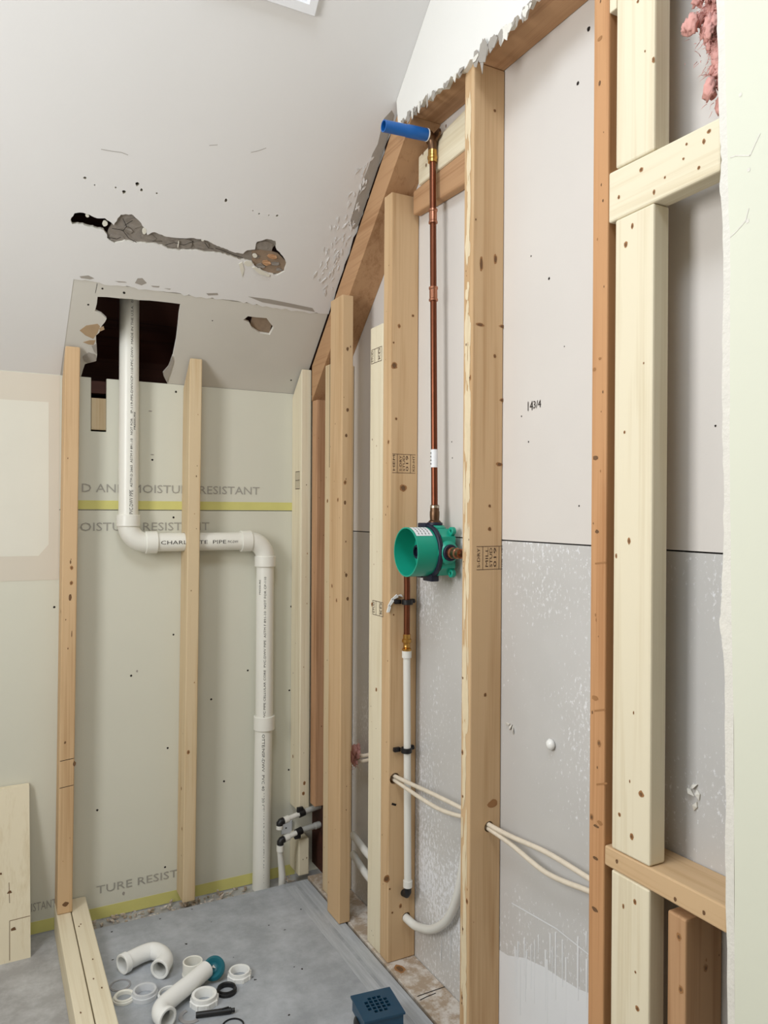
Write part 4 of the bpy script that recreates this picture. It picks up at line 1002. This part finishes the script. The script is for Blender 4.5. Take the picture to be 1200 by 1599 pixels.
# ------------------------------------------------------------------ small supply valves in the corner
def vp(u, v, y=2.44): return W(u, v, 1, y)
GV = 'supply stubs in the corner'
for (uL, vL, uM, vM, uR, vR, dn, lab) in ((437, 1284, 470, 1270, 503, 1258, None, 'upper grey supply stub with black fittings in the stud gap'), (438, 1313, 466, 1299, 500, 1287, 1, 'lower grey supply stub with black fittings, dropping to the floor')):
    pL, pM, pR = vp(uL, vL, 2.425), vp(uM, vM, 2.435), vp(uR, vR, 2.45)
    pR.y = 2.452 if dn is None else 2.45
    pR.x = min(pR.x, 1.044)
    root = empty('supply_stub', pL, lab, 'pipe fitting', GV)
    dr = (pM-pL).normalized()
    bm = bmesh.new(); tube(bm, [pL + V((.0, -.0, -.012)), pL + V((0, 0, -.003)), pL + V((.003, 0, .001)), pL + dr*.014], .0115, 14); link('black_elbow', bm, 'black', parent=root, smooth='auto')
    link('white_tube', T([pL + dr*.012, pM], .0085), 'pex', parent=root, smooth='auto')
    bm = bmesh.new(); lathe(bm, [(0, 0), (.0115, 0), (.0115, .018), (0, .018)], pL + dr*.016, dr, 16); link('crimp_collar', normals(bm), 'pex', parent=root, smooth='auto')
    bm = bmesh.new(); lathe(bm, [(0, 0), (.0125, 0), (.0125, .022), (0, .022)], pM - dr*.008, dr, 16)
    box(bm, pM.x-.014, pM.x+.008, pM.y-.006, pM.y+.006, pM.z-(.006 if dn is None else .022), pM.z+(.022 if dn is None else .006), bev=.002); link('black_coupling', normals(bm), 'black', parent=root, smooth='auto')
    link('grey_tube', T([pM + dr*.012, pR], .0098), 'pexgrey', parent=root, smooth='auto')
    if dn:
        bm = bmesh.new(); lathe(bm, [(0, 0), (.0115, 0), (.0115, .018), (0, .018)], pR - (pR-pM).normalized()*.022, (pR-pM), 16); link('crimp_collar', normals(bm), 'pexgrey', parent=root, smooth='auto')
        lo = W(440, 1380, 1, 2.45); bm = T([pL + V((0, 0, -.012)), pL + V((0, .004, -.03)), V((lo.x, 2.445, .06)), V((lo.x, 2.45, .001))], [.0095, .0095, .012, .012]); link('drop_tube', bm, 'pex', parent=root, smooth='auto')
        bm = bmesh.new(); lathe(bm, [(0, 0), (.0125, 0), (.0125, .02), (0, .02)], pL + V((0, 0, -.034)), UPZ, 16); link('crimp_collar', normals(bm), 'pex', parent=root, smooth='auto')
    else:
        bm = bmesh.new(); lathe(bm, [(0, 0), (.0118, 0), (.0118, .012), (0, .012)], pL + V((0, 0, -.022)), UPZ, 16); link('end_cap', normals(bm), 'pex', parent=root, smooth='auto')
cc = vp(446, 1292, YB-.004); bm = bmesh.new(); box(bm, cc.x-.016, cc.x+.024, YB-.010, YB-.0005, cc.z-.022, cc.z+.024, bev=.003); disc(bm, V((cc.x, YB-.010, cc.z)), NY, UPZ, .003, .003, 1)
tag(link('mounting_plate', bm, ['clear', 'hole'], origin=cc), 'milky plastic plate on the wall between the two small supply stubs', 'bracket')

# ------------------------------------------------------------------ ceiling grille
root_p = S(490, 26); gx1 = root_p.x+.002; gx0 = gx1-.30
gv = SUP
def G(x, s, h): return V((x, root_p.y, SZ(root_p.y))) + gv*s - SNU*h
g = empty('ceiling_grille', G(gx0+.15, .12, 0), 'white square vent grille on the sloped ceiling at the top of the photo', 'vent')
bm = bmesh.new()
o4 = lambda i, h: [G(gx0+i, i, h), G(gx1-i, i, h), G(gx1-i, .26-i, h), G(gx0+i, .26-i, h)]
L0, L1, L2, L3 = [[bm.verts.new(p) for p in o4(i, h)] for i, h in ((0, -.001), (.004, .012), (.024, .014), (.03, .004))]
for A, Bb in ((L0, L1), (L1, L2), (L2, L3)):
    for i in range(4): bm.faces.new((A[i], A[(i+1) % 4], Bb[(i+1) % 4], Bb[i]))
bm.faces.new(L3); normals(bm)
link('frame', bm, 'grille', parent=g)
bm = bmesh.new()
for k in range(7):
    s = .042 + k*.029; a = [G(gx0+.03, s, .004), G(gx1-.03, s, .004), G(gx1-.03, s+.012, .011), G(gx0+.03, s+.012, .011)]
    prism(bm, a, -SNU, .0015)
link('louvres', bm, 'grille', parent=g)

# ------------------------------------------------------------------ board leaning at the left
bL0, bL1 = W(48, 1495, 2, 0.0), W(46, 1228, 1, YB-.03)
yb_, yt_, ztop = bL0.y, YB-.0215, bL1.z
bm = bmesh.new()
xr_b, xr_t = bL0.x, bL1.x
prism(bm, [V((-.12, yb_, 0.0)), V((xr_b, yb_, 0)), V((xr_t, yt_, ztop)), V((-.12, yt_, ztop-.0))], V((0, 1, .12)), .019)
nn = V((xr_b, yb_, 0)); fn = V((0, -(ztop), yt_-yb_)).normalized()
def LB(u, v):
    d = ray(u, v); t = (nn-CAM).dot(fn)/d.dot(fn); return CAM + d*t
for a, b in (((15, 1438), (47, 1430)), ((15, 1438), (15, 1500)), ((14, 1378), (15, 1410))): line_mark(bm, LB(*a), LB(*b), fn, .0016, 1)
for u, v, r in [(15, 1394, .006), (21, 1452, .007), (1, 1365, .004)]: disc(bm, LB(u, v), fn, UPZ, r, r*1.1, 1)
tag(link('leaning_board', bm, ['cream_z', 'knot'], origin=(0, yb_, 0)), 'wide pale pine board leaning on the back wall at the left edge', 'board')

# ------------------------------------------------------------------ plumbing parts lying on the base
def FL(u, v, h=0.0): return W(u, v, 2, PAN+h)
tr = .0235
zoff = tr+.003
def trap(name, pts, label, hub_start=True, hub_end=True):
    path = smooth_path(pts, 8); root = empty(name, V((path[0].x, path[0].y, PAN)), label, 'pipe fitting', 'loose trap pipes')
    link('bent_tube', T(path, tr-.001, seg=26, inner=.003), 'fit', parent=root, smooth='auto')
    for end, nx_, on in ((path[0], path[1], hub_start), (path[-1], path[-2], hub_end)):
        if on:
            d = (nx_-end).normalized(); bm = bmesh.new(); lathe(bm, ringprof(tr-.002, tr+.0028, -.001, .016 if on is True else on), end, d, 26); link('hub', normals(bm), 'fit', parent=root, smooth='auto')
    return root
A1 = FL(191, 1506, zoff); 
trap('trap_bend', [A1, FL(207, 1497, zoff), FL(226, 1488, zoff), FL(240, 1485, zoff), FL(252, 1490, zoff), FL(257.5, 1499, zoff), FL(255, 1507, zoff), FL(249, 1514, zoff)], 'white hooked trap bend lying on the grey shower base near the curb', True, .008)
trap('trap_elbow', [FL(322, 1514, zoff+.004), FL(300, 1533, zoff+.003), FL(275, 1553, zoff+.001), FL(259, 1567, zoff), FL(252, 1576, zoff), FL(253, 1585, zoff), FL(262, 1591, zoff)], 'long straight white trap arm with a bent end, in the middle of the loose parts', False, .010)
GP = 'loose rings and nuts on the shower base'
def nut(u, v, ro, ri, h, label, m='fit', lugs=0, tilt=None, name='slip_nut', cat='nut'):
    c = FL(u, v, 0.0005); ax = Vector(tilt or (0, 0, 1)).normalized(); bm = bmesh.new()
    if tilt: c = c + UPZ*ro*math.sqrt(max(0, 1-ax.z**2))
    lathe(bm, [(ri, 0), (ro, 0), (ro, h*.55), (ro*.93, h*.62), (ro*.90, h), (ri+.001, h), (ri, h*.9), (ri, 0)], c, ax, 36)
    x, y, _ = frame_from(ax)
    for i in range(lugs):
        a = 2*math.pi*i/lugs; d = x*math.cos(a)+y*math.sin(a); s = ax.cross(d)
        p = c + d*(ro-.001); prism(bm, [p + s*.004, p + d*.003 + s*.003, p + d*.003 - s*.003, p - s*.004], ax, h*.55)
    return tag(link(name, normals(bm), m, origin=c, smooth='auto'), label, cat, GP)
bm = bmesh.new(); c = FL(301, 1522, .0005); lathe(bm, ringprof(.0225, .0265, 0, .038), c, UPZ, 32); lathe(bm, ringprof(.0225, .028, 0, .007), c, UPZ, 32)
tag(link('tailpiece_adapter', normals(bm), 'pvc', origin=c, smooth='auto'), 'off-white short adapter standing upright behind the long trap arm', 'pipe fitting')
nut(374, 1526, .031, .0225, .020, 'white slip nut standing clear at the right of the loose parts', lugs=8)
nut(319, 1566, .035, .0235, .024, 'large white slip nut beside the bent end of the long trap arm', lugs=8)
nut(354, 1549, .0265, .0195, .013, 'black rubber ring between the two white slip nuts', 'black', name='rubber_ring', cat='ring')
nut(226, 1556, .033, .0235, .019, 'milky translucent ring nut left of the long trap arm', 'clear', lugs=0, name='ring_nut')
nut(264, 1553, .029, .0235, .008, 'flat white washer half hidden behind the long trap arm', 'fit', name='washer', cat='ring')
nut(194, 1560, .0285, .019, .010, 'grey-white ridged washer nearest the curb', 'pvc', name='washer', cat='ring')
nut(188, 1539, .027, .0225, .0025, 'thin clear washer just behind the ridged washer by the curb', 'film', name='washer', cat='ring')
nut(364, 1602, .027, .0235, .004, 'thin black ring at the bottom edge of the photo', 'black', name='rubber_ring', cat='ring')
bm = bmesh.new(); c = FL(298, 1587, .0006)
ring = []
a_in = [c + V((math.cos(t)*.020, math.sin(t)*.020, 0)) for t in [math.radians(100+i*18) for i in range(12)]]
a_out = [c + V((math.cos(t)*.030, math.sin(t)*.030, 0)) for t in [math.radians(100+i*18) for i in range(12)]]
prism(bm, a_in + list(reversed(a_out)), UPZ, .002)
tag(link('split_washer', bm, 'film', origin=c), 'grey translucent half ring beside the black marker', 'ring', GP)
bm = bmesh.new(); ax = V((-.45, -.65, .62)).normalized(); c = FL(334, 1512, .030)
lathe(bm, [(.0, .004), (.010, .006), (.014, .003), (.024, .008), (.030, .003), (.030, -.004), (.024, -.006), (0, -.004)], c, ax, 32)
prism(bm, [c + ax*.0075 + p for p in (frame_from(ax)[0]*.008, frame_from(ax)[1]*.007, -frame_from(ax)[0]*.006)], ax, .001, mi=1)
tag(link('teal_cap', normals(bm), ['teal', 'pexgrey'], origin=c, smooth='auto'), 'teal plastic round cap propped at the far end of the long trap arm', 'cap')
a, b = FL(306, 1585, .0075), FL(367, 1577, .0075); d = (b-a).normalized()
mk = empty('marker_pen', V((a.x, a.y, PAN)), 'black marker pen lying beside the large white slip nut', 'marker')
Lm = (b-a).length
bm = bmesh.new(); lathe(bm, [(0, 0), (.0068, 0), (.0072, .004), (.0072, Lm*.62), (0, Lm*.62)], a, d, 16); link('barrel', normals(bm), 'black', parent=mk, smooth='auto')
bm = bmesh.new(); lathe(bm, [(0, Lm*.60), (.0076, Lm*.60), (.0074, Lm*.9), (.0052, Lm*.91), (.0052, Lm), (0, Lm)], a, d, 16)
box(bm, *sorted((a.x+d.x*Lm*.65, a.x+d.x*Lm*.85)), *sorted((a.y+d.y*Lm*.65-.001, a.y+d.y*Lm*.85+.001)), a.z+.006, a.z+.009)
link('cap', normals(bm), 'black', parent=mk, smooth='auto')

# ------------------------------------------------------------------ drain with its square strainer
dh = .072
cs = [W(547, 1554, 2, PAN+dh), W(609.6, 1541, 2, PAN+dh), W(635, 1579.6, 2, PAN+dh), W(567.6, 1598, 2, PAN+dh)]
ctr = sum(cs, V())/4
e1 = ((cs[1]-cs[0])+(cs[2]-cs[3])).normalized(); e2_ = UPZ.cross(e1)
hs = (cs[1]-cs[0]).length/2*.99
dr = empty('shower_drain', V((ctr.x, ctr.y, PAN)), 'dark blue square shower drain strainer on a round base in the shower floor', 'drain')
def sq(s, z): return [V((ctr.x, ctr.y, z)) + e1*a*s + e2_*b*s for a, b in ((-1, -1), (1, -1), (1, 1), (-1, 1))]
holes = []
pitch = hs*.235
for i in range(-2, 3):
    for j in range(-2, 3):
        if abs(i) == 2 and abs(j) == 2: continue
        c = V((ctr.x, ctr.y, PAN+dh)) + e1*i*pitch + e2_*j*pitch; k = pitch*.36
        holes.append([c + e1*a*k + e2_*b*k for a, b in ((-1, -1), (1, -1), (1, 1), (-1, 1))])
bm = bmesh.new(); prism(bm, sq(hs, PAN+dh), -UPZ, .005, holes)
link('strainer_plate', bm, 'drain', parent=dr)
bm = bmesh.new()
A = [p for p in sq(hs*.93, PAN+dh-.005)]; prism(bm, A, -UPZ, .030, [[p for p in sq(hs*.84, PAN+dh-.005)]])
link('square_throat', bm, 'drain', parent=dr)
bm = bmesh.new(); lathe(bm, [(hs*.8, PAN+.002), (hs*1.12, PAN+.002), (hs*1.12, PAN+.03), (hs*1.0, PAN+dh-.030), (hs*.8, PAN+dh-.030), (hs*.8, PAN+.002)], V((ctr.x, ctr.y, 0)), UPZ, 36)
link('round_base', normals(bm), 'black', parent=dr, smooth='auto')
